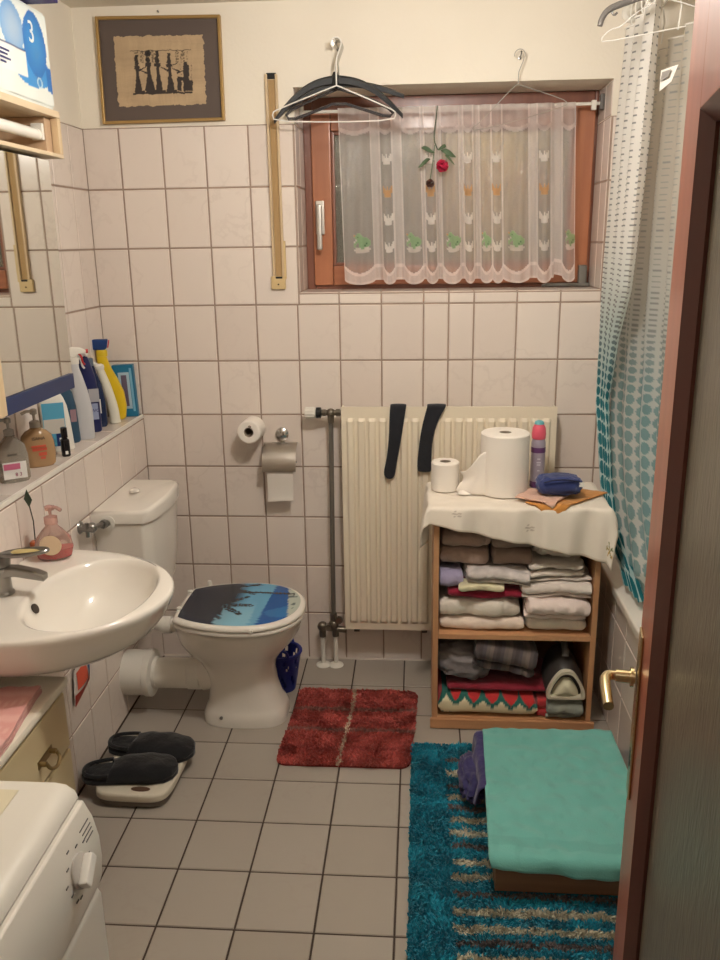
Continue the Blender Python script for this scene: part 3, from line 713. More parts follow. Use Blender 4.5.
mb.rings([sec(.07,.886,.017,.012),sec(.10,.888,.016,.011),sec(.145,.880,.015,.010),sec(.168,.873,.013,.008)],True,True); build('spout',mb,M_dchrome,fc,bevel=.002)
mb=MB(); mb.lathe([(.023,.0),(.024,.01),(.021,.022),(.012,.028),(.001,.029)],(TX,SY,.9)); build('cartridge_cap',mb,M_dchrome,fc)
mb=MB(); mb.tube([(TX+.062-.056*cos(a),SY+.021*sin(a),.933-.006*cos(a)) for a in [2*PI*k/28 for k in range(29)]],.005); lv=build('loop_lever',mb,M_dchrome,fc)
mb=MB(); mb.lathe([(.001,-.003),(.026,-.002),(.028,.001),(.024,.004),(.001,.005)],(TX+.066,SY,.933),sx=1.3,sy=.55); build('amber_insert',mb,mat('pale amber insert',rgb(226,205,140),.3,trans=.3),lv,'pale amber insert in the loop')
# ================================================================ MIRROR CABINET AND LIGHT SHELF
mc=thing('mirror_cabinet','mirrored wall cabinet with a dark blue bottom edge above the tiled ledge','cabinet',(-.03,-1.1,1.235))
MY=-.775
mb=MB(); mb.box(-.123,.066,-1.66,MY-.004,1.24,1.828,0,.003); build('cabinet_body',mb,mat('pale cabinet laminate',rgb(214,204,186),.5),mc)
M_mir=mat('silvered mirror',rgb(224,226,220),.02,1)
mb=MB(); mb.box(.068,.076,-1.178,MY,1.278,1.828); build('mirror_door',mb,M_mir,mc)
mb=MB(); mb.box(-.12,.083,-1.180,MY-.006,1.236,1.277,0,.002); build('blue_bottom_edge',mb,mat('navy blue edge strip',rgb(24,42,84),.35),mc,'dark blue edge strip')
mb=MB()
for (a,b,c,d) in ((-1.225,-1.185,1.24,1.828),(-1.60,-1.555,1.24,1.828),(-1.555,-1.225,1.24,1.285),(-1.555,-1.225,1.783,1.828)): mb.box(.067,.090,a,b,c,d,0,.003)
df=build('door_frame',mb,M_pinev,mc)
mb=MB(); mb.box(.069,.078,-1.555,-1.225,1.285,1.783); build('mirror_panel',mb,M_mir,df)
ls=thing('light_shelf','pale pine shelf box with a fluorescent tube above the mirror cabinet','shelf',(0,-1.15,1.835))
mb=MB(); mb.box(-.123,.102,-1.70,-.735,1.932,1.949,0,.002); build('top_board',mb,M_pine,ls)
mb=MB(); mb.box(-.123,.102,-1.70,-.735,1.835,1.845,0,.002); build('bottom_board',mb,M_pine,ls)
mb=MB(); mb.box(-.123,.082,-.790,-.735,1.8455,1.9315,0,.002); build('end_block',mb,wood('pinkish end block',rgb(180,150,120),rgb(196,166,136),.5,2),ls)
mb=MB(); mb.box(.083,.102,-.756,-.735,1.8455,1.9315,0,.002); build('front_post',mb,M_pinev,ls)
mb=MB(); mb.box(-.123,-.115,-1.70,-.79,1.8455,1.9315); build('back_board',mb,M_pine,ls)
mb=MB(); mb.cyl((.065,-1.60,1.888),(.065,-.815,1.888),.014,n=24); tube_=build('fluorescent_tube',mb,mat('unlit milky tube glass',rgb(236,234,226),.25,coat=.4),ls)
mb=MB(); mb.cyl((.065,-.815,1.888),(.065,-.803,1.888),.0135,n=24); mb.box(.05,.08,-.803,-.791,1.875,1.915,0,.002); build('lamp_holder',mb,M_whitepl,tube_)
# packages on the shelf
def packcol(u,v):   # u along y (near -> far), v height
    W_=rgb(226,232,226); B1=rgb(52,140,206); B2=rgb(28,108,184)
    c=W_
    d1=((u-.78)/.18)**2+((v-.62)/.36)**2; d2=((u-.45)/.17)**2+((v-.70)/.26)**2; d3=((u-.70)/.30)**2+((v-.34)/.20)**2
    if d3<1: c=B1
    if d2<1: c=[lerp(B1[i],W_[i],.18+.3*max(0,1-d2)) for i in range(3)]
    if d1<1: c=[lerp(B2[i],B1[i],max(0,1-d1)) for i in range(3)]
    if ((u-.80)/.05)**2+((v-.22)/.06)**2<1 and ((u-.80)/.03)**2+((v-.22)/.04)**2>1: c=rgb(190,220,235)
    if u>.93 and v<.42: c=B2
    if v<.12+.05*sin(u*9): c=W_
    if .20<u<.62 and .22<v<.50: c=rgb(236,236,232)
    if .20<u<.62 and .485<v<.51: c=rgb(40,50,110)
    return (c[0],c[1],c[2],1)
pk=thing('paper_pack','blue and white tissue multipack with a white label on the light shelf','pack',(0,-.93,1.9500))
mb=MB(); mb.box(-.10,.085,-1.09,-.715,1.9500,2.184,0,.014); build('wrapper',mb,mat('white foil wrap',rgb(226,232,226),.35,coat=.3),pk)
mb=MB(); mb.col=[]; mb.grid(lambda u,v:(.0862+.001*sin(u*20),lerp(-1.078,-.729,u),lerp(1.962,2.172,v)),90,60,col=packcol); build('printed_front',mb,attr_mat('printed pack',.3),pk,flat=False)
mb=text_mb('3',.07,(.0885,-.825,2.115),(0,1,0),(0,0,1)); build('numeral',mb,mat('white print',rgb(235,240,240),.4),pk,flat=True)
mb=MB()
for i,(a,b) in enumerate(((.225,.36),(.225,.33),(.225,.37),(.225,.30))): 
    z=1.964+.2*(.42-.045*i); mb.box(.0868,.0878,-1.078+.346*a,-1.078+.346*b,z,z+.004)
build('label_lines',mb,mat('navy print',rgb(50,56,110),.5),pk,kind=None)
bx_=thing('cosmetic_carton','dark grey carton with a red lower edge beside the tissue pack on the light shelf','carton',(.05,-1.25,1.9500))
mb=MB(); mb.box(-.05,.098,-1.36,-1.101,1.9500,2.26,0,.003); build('carton_body',mb,mat('dark grey carton',rgb(74,66,66),.5),bx_)
mb=MB(); mb.box(.0985,.0995,-1.355,-1.106,1.965,1.975); build('red_edge',mb,mat('red print',rgb(170,50,45),.5),bx_)
mb=MB(); mb.box(.0985,.0995,-1.355,-1.12,1.985,2.06); build('pale_panel',mb,mat('pale print',rgb(190,188,180),.5),bx_)
nv=thing('purple_carton','dark purple blue carton lying on top of the tissue pack','carton',(.03,-.9,2.185))
mb=MB(); mb.box(-.06,.150,-1.05,-.79,2.1855,2.26,0,.002); build('carton_body',mb,mat('violet blue carton',rgb(44,34,104),.45),nv)
mb=MB(); mb.box(.148,.1506,-1.04,-1.0,2.195,2.205); mb.box(.148,.1506,-.98,-.94,2.195,2.21); build('print_marks',mb,mat('pale print mark',rgb(190,188,214),.5),nv)

# ================================================================ BOTTLES ON THE LEDGE
ZL=.9998
def body(mb,x,y,ang,prof,n=36,z0=ZL,pw=2.6):
    """prof rows: (z, half width, half depth, sideways shift)"""
    R=[]
    for row in prof:
        z,a,b=row[:3]; sh=row[3] if len(row)>3 else 0
        R.append([(x+(px+sh)*cos(ang)-py*sin(ang),y+(px+sh)*sin(ang)+py*cos(ang),z0+z) for px,py in disc_pts(0,0,max(a,.0004),max(b,.0004),n,pw)])
    return mb.rings(R,True,True)
def plate(mb,x,y,ang,u0,u1,off,z0,z1,shift=0,mi=0,z00=ZL,th=.0008):
    """a thin label lying on the bottle's camera side"""
    P=lambda u,o,z:(x+(u+shift)*cos(ang)+o*sin(ang),y+(u+shift)*sin(ang)-o*cos(ang),z00+z)
    vs=[P(u,o,z) for o in (off,off+th) for (u,z) in ((u0,z0),(u1,z0),(u1,z1),(u0,z1))]
    mb.add(vs,[(0,3,2,1),(4,5,6,7),(0,1,5,4),(1,2,6,5),(2,3,7,6),(3,0,4,7)],mi); return mb
def clearp(name,c,t=.7,r=.1): return mat(name,c,r,trans=t,ior=1.35)
def pump(mb,x,y,ang,z,s=1.0):
    mb.lathe([(.001,0),(.015*s,0),(.015*s,.016*s),(.009*s,.019*s),(.004*s,.02*s),(.004*s,.036*s),(.010*s,.038*s),(.010*s,.050*s),(.006*s,.053*s),(.001,.054*s)],(x,y,ZL+z))
    mb.tube([(x,y,ZL+z+.046*s),(x-.02*s*cos(ang),y-.02*s*sin(ang),ZL+z+.047*s),(x-.034*s*cos(ang),y-.034*s*sin(ang),ZL+z+.041*s)],.0045*s,8)
def txt(parent,name,body_,size,x,y,ang,u,off,z,m,z00=ZL):
    X=Vector((cos(ang),sin(ang),0)); O=Vector((x,y,z00+z))+X*u+Vector((sin(ang),-cos(ang),0))*off
    return build(name,text_mb(body_,size,O,X,(0,0,1),.0003),m,parent,flat=True)
A0=.62
M_red=mat('orange red print',rgb(196,84,62),.5); M_darkp=mat('dark print',rgb(40,36,34),.5); M_pinkp=mat('pink print',rgb(206,110,140),.5); M_whitep=mat('white label paper',rgb(232,230,224),.5)
# clear jar at the near end
t=thing('clear_soap_bottle','small clear bottle nearest the camera on the tiled ledge','bottle',(-.062,-1.06,ZL))
mb=MB(); body(mb,-.062,-1.06,A0,[(0,.026,.018),(.01,.029,.020),(.09,.029,.020),(.11,.02,.016),(.118,.012,.012),(.12,.012,.012)]); build('bottle_body',mb,clearp('clear plastic',rgb(214,208,196),.75),t)
mb=MB(); mb.lathe([(.001,0),(.014,0),(.014,.022),(.001,.024)],(-.062,-1.06,ZL+.121)); build('cap',mb,M_whitepl,t)
# clear pump with pink label
x,y=-.066,-.895
t=thing('soap_pump_bottle','clear pump bottle with a white and pink label on the tiled ledge','soap dispenser',(x,y,ZL))
mb=MB(); body(mb,x,y,A0,[(0,.038,.024),(.008,.042,.027),(.07,.042,.027),(.10,.036,.024),(.115,.020,.017),(.122,.014,.014),(.126,.014,.014)]); build('bottle_body',mb,clearp('clear smoky plastic',rgb(196,190,178),.7),t)
mb=MB(); pump(mb,x,y,A0,.127,.9); build('pump_head',mb,clearp('clear pump plastic',rgb(205,200,190),.4,.2),t)
mb=MB(); plate(mb,x,y,A0,-.030,.030,.0278,.012,.058); lb=build('front_label',mb,M_whitep,t)
mb=MB(); plate(mb,x,y,A0,-.028,.014,.0288,.038,.054); build('pink_band',mb,M_pinkp,lb)
txt(lb,'small_print','8 3',.014,x,y,A0,.008,.0292,.023,mat('magenta print',rgb(150,50,90),.5))
txt(t,'dark_wordmark','ISANA',.009,x,y,A0,-.002,.0285,.078,M_darkp)
# amber pump
x,y=-.068,-.735
t=thing('amber_soap_bottle','rounded amber hand soap pump bottle with orange lettering on the tiled ledge','soap dispenser',(x,y,ZL))
mb=MB(); body(mb,x,y,A0,[(0,.040,.024),(.006,.046,.028),(.03,.049,.030),(.07,.047,.029),(.09,.042,.026),(.103,.030,.020),(.110,.016,.015),(.114,.015,.015)],pw=2.3); build('bottle_body',mb,mat('amber soap',rgb(196,160,118),.15,trans=.35,ior=1.35,coat=.3),t)
mb=MB(); pump(mb,x,y,A0,.1145,1.0); build('pump_head',mb,mat('pale clear pump',rgb(214,204,190),.25,trans=.4),t)
txt(t,'dark_wordmark','ISANA',.013,x,y,A0,.0,.0285,.085,M_darkp)
mb=MB(); 
for (a,b,z,h) in ((-.022,.018,.060,.006),(-.020,.020,.050,.008),(-.004,.018,.035,.010),(.0,.014,.025,.007)): plate(mb,x,y,A0,a,b,.0305,z,z+h)
build('orange_lettering',mb,M_red,t)
# small black bottle
x,y=-.034,-.625
t=thing('black_bottle','small black bottle standing in front of the white cleaner bottle','bottle',(x,y,ZL))
mb=MB(); body(mb,x,y,A0,[(0,.011,.011),(.003,.013,.013),(.05,.013,.013),(.056,.007,.007),(.058,.007,.007),(.0585,.010,.010),(.088,.0095,.0095),(.090,.006,.006)]); build('bottle_body',mb,mat('black glass',rgb(24,22,24),.2),t)
mb=MB(); plate(mb,x,y,A0,-.004,.004,.0131,.008,.018); build('white_dot',mb,M_whitep,t)
# white cleaner with printed label
x,y=-.092,-.56; A1=.5
t=thing('white_cleaner_bottle','white cleaner bottle with a sky blue and navy label on the tiled ledge','bottle',(x,y,ZL))
mb=MB(); body(mb,x,y,A1,[(0,.038,.022,.012),(.006,.043,.026,.012),(.10,.043,.026,.006),(.14,.041,.024,.003),(.165,.036,.020,.0),(.180,.024,.016,.004),(.186,.016,.014,.006)],pw=3); build('bottle_body',mb,mat('white cleaner plastic',rgb(226,222,212),.3),t)
mb=MB(); body(mb,x,y,A1,[(.1865,.017,.015,.006),(.198,.017,.015,.006),(.202,.012,.011,.006)]); build('cap',mb,mat('white cap',rgb(232,228,220),.35),t)
mb=MB(); plate(mb,x,y,A1,-.038,.026,.0262,.02,.155,.006); lb=build('front_label',mb,mat('sky blue label',rgb(88,164,196),.4),t)
mb=MB(); plate(mb,x,y,A1,-.036,.024,.0271,.06,.105,.006); build('pale_band',mb,mat('pale grey label band',rgb(200,196,186),.5),lb)
mb=MB(); plate(mb,x,y,A1,-.004,.026,.0271,.02,.0595,.006); build('navy_patch',mb,mat('navy label',rgb(24,44,98),.4),lb)
mb=MB(); plate(mb,x,y,A1,.004,.018,.028,.034,.046,.006); build('white_mark',mb,M_whitep,lb)
# teal flat bottle
x,y=-.092,-.445
t=thing('teal_bottle','dark teal flat bottle half hidden behind the white spray bottle','bottle',(x,y,ZL))
mb=MB(); body(mb,x,y,.6,[(0,.026,.018),(.006,.030,.021),(.12,.030,.021,-.004),(.165,.024,.017,-.006),(.18,.013,.013,-.006),(.2,.013,.013,-.006)]); build('bottle_body',mb,mat('teal plastic',rgb(44,74,96),.3),t)
mb=MB(); plate(mb,x,y,.6,.002,.02,.0205,.07,.11); build('side_label',mb,mat('grey pink label',rgb(150,120,128),.5),t)
# trigger sprays
def spray_head(parent,x,y,z,ang,m,mt,s=1.0):
    D_=lambda u,w,h:(x+u*s*cos(ang)-w*s*sin(ang),y+u*s*sin(ang)+w*s*cos(ang),ZL+z+h*s)
    mb=MB(); pr=[(-.020,.014),(-.020,.034),(-.006,.044),(.028,.040),(.046,.030),(.046,.020),(.014,.016),(.010,.004),(-.010,.004)]
    mb.prism([D_(u,-.009,h) for u,h in pr],Vector(D_(0,.009,0))-Vector(D_(0,-.009,0)))
    sh=build('spray_head',mb,m,parent,bevel=.003)
    mb=MB(); mb.tube([D_(.020,0,.018),D_(.030,0,.004),D_(.030,0,-.014),D_(.038,0,-.026)],.004*s,8,smooth=1); build('trigger',mb,mt,sh)
    mb=MB(); mb.cyl(D_(.046,0,.025),D_(.054,0,.025),.008*s); build('nozzle',mb,mt,sh)
x,y=-.066,-.392
t=thing('white_spray_bottle','tall white trigger spray bottle with a red nozzle on the tiled ledge','spray bottle',(x,y,ZL))
mb=MB(); body(mb,x,y,.5,[(0,.028,.020),(.006,.031,.023),(.10,.031,.023),(.16,.026,.019,-.004),(.21,.018,.015,-.008),(.235,.013,.013,-.010),(.248,.013,.013,-.010)]); build('bottle_body',mb,mat('bluish white plastic',rgb(206,206,208),.3,trans=.15),t)
mb=MB(); body(mb,x-.009,y-.005,.5,[(.2485,.0155,.0155),(.268,.0155,.0155)]); build('collar',mb,M_whitepl,t)
spray_head(t,x-.009,y-.005,.265,.5,M_whitepl,mat('red nozzle',rgb(190,44,44),.35),.85)
x,y=-.080,-.285
t=thing('navy_bottle','navy blue bottle with a silver and white label on the tiled ledge','bottle',(x,y,ZL))
mb=MB(); body(mb,x,y,.5,[(0,.026,.019),(.006,.029,.022),(.13,.029,.022),(.19,.027,.020,-.004),(.235,.022,.017,-.010),(.262,.016,.014,-.014),(.27,.010,.010,-.016)]); build('bottle_body',mb,mat('navy plastic',rgb(30,36,84),.3),t)
mb=MB(); plate(mb,x,y,.5,-.006,.027,.0222,.105,.150); build('silver_label',mb,mat('silver label',rgb(176,176,182),.35,.2),t)
mb=MB(); plate(mb,x,y,.5,.0,.020,.0222,.045,.100); lb=build('white_label',mb,mat('bluish label',rgb(150,160,190),.4),t)
txt(lb,'letters','WC',.016,x,y,.5,.010,.0232,.075,mat('navy lettering',rgb(26,34,84),.4))
x,y=-.090,-.205
t=thing('dark_blue_bottle','dark blue bottle between the navy bottle and the curved white bottle','bottle',(x,y,ZL))
mb=MB(); body(mb,x,y,.5,[(0,.026,.019),(.006,.030,.022),(.09,.030,.022),(.15,.026,.018,-.004),(.19,.016,.013,-.008),(.215,.012,.012,-.010)]); build('bottle_body',mb,mat('dark blue plastic',rgb(28,40,74),.25),t)
mb=MB(); body(mb,x-.010,y-.005,.5,[(.2155,.013,.013),(.24,.012,.012),(.242,.008,.008)]); build('cap',mb,mat('grey blue cap',rgb(96,110,124),.4),t)
mb=MB(); plate(mb,x,y,.5,-.004,.010,.0222,.05,.10); build('white_strip_label',mb,M_whitep,t)
x,y=-.072,-.155
t=thing('curved_white_bottle','slim curved white bottle with a bent neck on the tiled ledge','bottle',(x,y,ZL))
mb=MB(); mb.tube([(x+.02,y+.006,ZL+.002),(x+.018,y+.006,ZL+.05),(x+.008,y,ZL+.11),(x-.004,y-.004,ZL+.16),(x-.012,y-.008,ZL+.195)],lambda s_:interp(s_,[0,.6,1],[.019,.017,.012]),20,smooth=2); build('bottle_body',mb,mat('ivory plastic',rgb(226,222,206),.35),t)
mb=MB(); mb.lathe([(.001,0),(.016,0),(.018,.006),(.018,.014),(.011,.020),(.001,.021)],(x-.013,y-.009,ZL+.194),(-.15,0,1)); mb.tube([(x-.014,y-.009,ZL+.207),(x-.036,y-.018,ZL+.222),(x-.046,y-.022,ZL+.216)],.006,8); build('bent_neck',mb,M_whitepl,t)
x,y=-.076,-.078
t=thing('yellow_spray_bottle','curved yellow bottle with a dark blue trigger head at the end of the ledge','spray bottle',(x,y,ZL))
mb=MB(); R=[]
for (z,a,b,sh) in ((0,.020,.018,.012),(.006,.024,.021,.014),(.05,.026,.022,.018),(.10,.027,.022,.012),(.15,.024,.020,-.004),(.19,.021,.019,-.020),(.215,.020,.018,-.027),(.232,.018,.017,-.029)):
    R.append((z,a,b,sh))
body(mb,x,y,.35,R); build('bottle_body',mb,mat('yellow plastic',rgb(222,188,30),.3,coat=.3),t)
hx,hy=x-.027*cos(.35),y-.027*sin(.35)
mb=MB(); body(mb,hx,hy,.35,[(.2325,.020,.018),(.250,.020,.018),(.255,.016,.015)]); build('collar',mb,mat('yellow collar',rgb(214,184,40),.35),t)
mb=MB(); pr=[(-.038,.258),(-.042,.292),(.026,.292),(.020,.262),(.012,.254),(-.010,.254)]
P_=lambda u,w,h:(hx+u*cos(.35)-w*sin(.35),hy+u*sin(.35)+w*cos(.35),ZL+h)
mb.prism([P_(u,-.012,h) for u,h in pr],Vector(P_(0,.012,0))-Vector(P_(0,-.012,0))); sh_=build('spray_head',mb,mat('dark blue head',rgb(26,56,112),.35),t,bevel=.003)
mb=MB(); mb.prism([P_(u,-.013,h) for u,h in ((.021,.262),(.027,.288),(.031,.288),(.025,.262))],Vector(P_(0,.013,0))-Vector(P_(0,-.013,0))); build('red_tip',mb,mat('red tip',rgb(190,40,60),.4),sh_)
mb=MB(); mb.tube([P_(-.030,0,.258),P_(-.036,0,.240),P_(-.030,0,.222)],.005,8,smooth=1); build('trigger',mb,mat('clear grey trigger',rgb(180,184,186),.3,trans=.3),sh_)
# clear bottle behind with tilted clear head
x,y=-.105,-.335
t=thing('clear_spray_bottle','clear trigger spray bottle at the back between the white and navy bottles','spray bottle',(x,y,ZL))
mb=MB(); body(mb,x,y,.5,[(0,.016,.014),(.20,.016,.014),(.235,.010,.010),(.25,.010,.010)]); build('bottle_body',mb,clearp('clear grey plastic',rgb(190,190,186),.6),t)
spray_head(t,x,y,.245,.5,mat('clear grey head',rgb(196,194,190),.3,trans=.4),M_whitepl,.9)
# carton at the corner
x,y=-.046,-.024; A2=.12
t=thing('blue_carton','flat blue and white carton standing at the far corner of the ledge','carton',(x,y,ZL))
mb=MB(); mb.box(-.038,.038,-.014,.014,0,.192,0,.0015); M_=Matrix.Translation((x,y,ZL))@Matrix.Rotation(A2,4,'Z')@Matrix.Rotation(-.03,4,'Y'); mb.xf(M_); cb=build('carton_body',mb,mat('teal blue carton',rgb(32,112,150),.4),t)
def cp(a,b,c,d,off,m,n):
    mb=MB(); mb.box(a,b,-.0142-off-.0005,-.0142-off,c,d); mb.xf(M_); build(n,mb,m,t)
cp(-.018,.022,.03,.165,.0,mat('pale blue print',rgb(170,196,214),.4),'pale_panel'); cp(-.008,.012,.04,.155,.0008,mat('muted violet print',rgb(104,92,116),.4),'inner_stripe'); cp(.024,.032,.02,.18,0,mat('light blue stripe',rgb(120,176,206),.4),'side_stripe')

# ================================================================ ON THE BASIN
x,y=.086,-1.03; zb=.829
t=thing('soap_dispenser','clear oval pump dispenser half full of red soap on the basin rim','soap dispenser',(x,y,zb))
mb=MB(); body(mb,x,y,.35,[(0,.034,.024),(.004,.042,.029),(.03,.049,.032),(.055,.044,.030),(.078,.026,.021),(.088,.016,.016),(.095,.015,.015)],z0=zb,pw=2.1); build('bottle_body',mb,mat('clear rosy plastic',rgb(232,206,196),.08,trans=.8,ior=1.2),t)
mb=MB(); body(mb,x,y,.35,[(.003,.033,.022),(.006,.040,.027),(.028,.0455,.029),(.0285,.0455,.029)],z0=zb,pw=2.1); build('red_soap',mb,mat('red liquid soap',rgb(224,22,50),.1,trans=.1),t)
mb=MB(); mb.lathe([(.001,0),(.026,0),(.026,.001),(.001,.0012)],(x-.006*cos(.35)+.033*sin(.35),y-.033*cos(.35),zb+.045),Vector((sin(.35),-cos(.35),.0)),sy=1.05); build('round_label',mb,mat('cream round label',rgb(216,190,158),.5),t)
mb=MB(); mb.lathe([(.001,0),(.017,0),(.017,.018),(.008,.021),(.004,.022),(.004,.034),(.011,.036),(.013,.046),(.001,.050)],(x,y,zb+.0955)); mb.tube([(x,y,zb+.138),(x+.02,y-.005,zb+.140),(x+.034,y-.01,zb+.134)],.005,8); build('pump_head',mb,mat('pink clear pump',rgb(236,196,186),.15,trans=.6),t)
x,y=.022,-1.0
t=thing('leaf_stick','thin stick with a dark green diamond leaf in a small orange holder behind the dispenser','ornament',(x,y,zb))
mb=MB(); mb.lathe([(.001,0),(.014,0),(.015,.03),(.012,.034),(.001,.034)],(x,y,zb)); build('holder',mb,mat('orange glass',rgb(190,104,60),.3),t)
mb=MB(); mb.tube([(x,y,zb+.034),(x+.002,y,zb+.09),(x-.004,y,zb+.135)],.0018,8); build('stick',mb,mat('dark stick',rgb(70,66,58),.5),t)
mb=MB(); mb.prism([(x-.004,y,zb+.128),(x+.008,y-.004,zb+.150),(x-.006,y,zb+.178),(x-.018,y+.004,zb+.150)],(.0005,-.002,0)); build('diamond_leaf',mb,mat('dark green leaf',rgb(66,84,66),.5),t)

# ================================================================ DRAWER CABINET, PINK CLOTH, PACKET
M_creamlac=mat('cream lacquer',rgb(206,190,150),.3,coat=.4,c2=rgb(200,183,142),nscale=4)
dc=thing('drawer_cabinet','narrow cream drawer cabinet between the basin and the washing machine','cabinet',(.11,-1.6,0))
mb=MB(); mb.box(.004,.206,-1.93,-1.335,.004,.628,0,.003); build('cabinet_body',mb,M_creamlac,dc)
mb=MB(); mb.box(.003,.224,-1.935,-1.325,.629,.652,0,.008); build('cabinet_top',mb,mat('ivory cabinet top',rgb(238,230,212),.35,coat=.2),dc)
for (a,b) in ((.478,.618),(.30,.470),(.07,.292)):
    mb=MB(); mb.box(.2065,.2165,-1.925,-1.342,a,b,0,.004); dw=build('drawer',mb,M_creamlac,dc)
    zc=(a+b)/2
    mb=MB(); y0,y1=-1.495,-1.445; zc-=.025
    for yy in (y0,y1): mb.cyl((.2165,yy,zc+.008),(.232,yy,zc+.008),.006)
    mb.tube([(.232,y0,zc+.008),(.240,y0,zc-.004),(.244,(y0+y1)/2,zc-.014),(.240,y1,zc-.004),(.232,y1,zc+.008)],.0042,10,smooth=2); mb.box(.2166,.2185,y0-.010,y1+.010,zc-.002,zc+.018,0,.003)
    build('drawer_handle',mb,mat('antique brass',rgb(150,130,92),.35,.9),dw)
def pinkc(u,v):
    s_=.88 if (int(v*46)%4==0) or (int(u*30)%3==0 and int(v*46)%2==0) else 1.0
    c=rgb(218,158,150) if s_==1 else rgb(226,176,168); return (c[0],c[1],c[2],1)
mb=folded(.0,.160,-1.72,-1.395,.6525,.674,3,seed=3,wob=.0035,nx=40,ntr=30,colf=pinkc); 
mb.xf(Matrix.Translation((.128,-1.52,0))@Matrix.Rotation(.10,4,'Z')@Matrix.Translation((-.08,1.5,0)))
mb.v=[(max(v[0],.006),v[1],max(v[2],.6525)) for v in mb.v]
build('pink_cloth',mb,attr_mat('pink towelling',.95,.4,300,sheen=.2),None,'folded pink cloth with pale dotted lines lying on the cream cabinet','cloth',sharp=80)
t=thing('detergent_packet','small red white and blue packet hanging on the half wall under the basin','packet',(.02,-.845,.30))
mb=MB(); mb.grid(lambda u,v:(.012+.016*sin(PI*u)*sin(PI*v),lerp(-.86,-.735,u)+.02*(v-.5),lerp(.295,.405,v)+.03*(u-.5)),12,12); mb.f=[f for f in mb.f]
mb.grid(lambda u,v:(.011-.006*sin(PI*u)*sin(PI*v),lerp(-.86,-.735,u)+.02*(v-.5),lerp(.295,.405,v)+.03*(u-.5)),12,12,flip=True); pb=build('pouch',mb,mat('white foil pouch',rgb(206,196,188),.4),t,sharp=80)
def pq(a,b,c,d,m,n):
    mb=MB(); mb.grid(lambda u,v:(lambda U,V:(.0135+.0165*sin(PI*U)*sin(PI*V),lerp(-.86,-.735,U)+.02*(V-.5),lerp(.295,.405,V)+.03*(U-.5)))(lerp(a,b,u),lerp(c,d,v)),6,6); build(n,mb,m,t)
pq(.02,.98,.02,.34,mat('brick red print',rgb(150,50,38),.5),'red_base'); pq(.1,.55,.42,.9,M_red,'orange_patch'); pq(.62,.92,.4,.75,mat('blue print patch',rgb(60,104,150),.5),'blue_patch')
mb=MB(); mb.tube([(.0015,-.798,.425),(.012,-.798,.425),(.014,-.846,.398)],.002,8); build('hook',mb,M_dchrome,t)

# ================================================================ WASHING MACHINE
wm=thing('washing_machine','white front loading washing machine at the near left with a programme dial','washing machine',(.29,-2.28,0))
M_wm=mat('white appliance enamel',rgb(222,218,208),.3,coat=.3)
def ext(prof,y0,y1): 
    mb=MB(); mb.rings([[(x,y,z) for x,z in prof] for y in (y1,y0)],True,True); return mb
YW0,YW1=-2.58,-1.985
mb=ext([(.018,.006),(.545,.006),(.552,.02),(.552,.655),(.545,.668),(.018,.668)],YW0,YW1); build('machine_body',mb,M_wm,wm,bevel=.004)
mb=ext([(.018,.669),(.549,.669),(.556,.690),(.560,.725),(.559,.760),(.552,.795),(.540,.822),(.018,.822)],YW0,YW1); cpn=build('control_panel',mb,M_wm,wm,bevel=.003,sharp=50)
mb=ext([(.012,.8235),(.534,.8235),(.528,.838),(.516,.847),(.500,.850),(.012,.850)],YW0-.002,YW1+.002); tp=build('worktop',mb,M_wm,wm,bevel=.003,sharp=50)
mb=MB(); mb.box(.03,.455,YW0+.03,YW1-.022,.8502,.8522,0,.001); build('worktop_inlay',mb,mat('cream worktop inlay',rgb(214,206,178),.45),tp)
dz,dy=.762,-2.062; dn=Vector((1,0,.22)).normalized()
mb=MB(); mb.lathe([(.001,0),(.025,0),(.025,.003),(.022,.005),(.001,.006)],(.5585,dy,dz),dn,40); dl=build('programme_dial',mb,mat('pale grey dial',rgb(196,192,186),.3,.2),cpn)
mb=MB(); 
t_=MB(); t_.box(-.023,.023,-.009,.009,0,.015,0,.004); 
Mx=Matrix.Translation((.5635,dy,dz))@dn.to_track_quat('Z','Y').to_matrix().to_4x4()@Matrix.Rotation(.5,4,'Z')
t_.xf(Mx); build('dial_grip',t_,mat('white dial grip',rgb(232,230,224),.3),dl)
def surfx(z): return interp(z,[.669,.690,.725,.760,.795,.822],[.549,.556,.560,.559,.552,.540])+.0004
M_mark=mat('grey print marks',rgb(92,90,88),.5)
for k in range(11):
    a=math.radians(-100+k*34); r=.034 if k%2 else .040; yy=dy+r*cos(a); zz=dz+r*sin(a)
    if zz>.815 or yy>YW1-.012: continue
    mb=MB(); mb.box(surfx(zz)-.0004,surfx(zz)+.0006,yy-.0035,yy+.0035,zz-.0012,zz+.0012); build('scale_mark',mb,M_mark,cpn,flat=True)
for i in range(4):
    zz=.800-.007*i; mb=MB(); mb.box(surfx(zz)-.0006,surfx(zz)+.0005,-2.030+.002*i,-1.999,zz-.0008,zz+.0008); build('print_line',mb,M_mark,cpn,flat=True)
mb=MB(); mb.lathe([(.145,0),(.170,.002),(.172,.012),(.150,.018),(.125,.008),(.125,.0)],(.5525,-2.28,.36),(1,0,0),48); pd=build('porthole_ring',mb,M_whitepl,wm)
mb=MB(); mb.lathe([(.001,.016),(.06,.014),(.11,.009),(.124,.004),(.124,.0005),(.001,.0005)],(.5525,-2.28,.36),(1,0,0),48); build('porthole_glass',mb,mat('dark door glass',rgb(50,52,54),.05,coat=.5),pd)

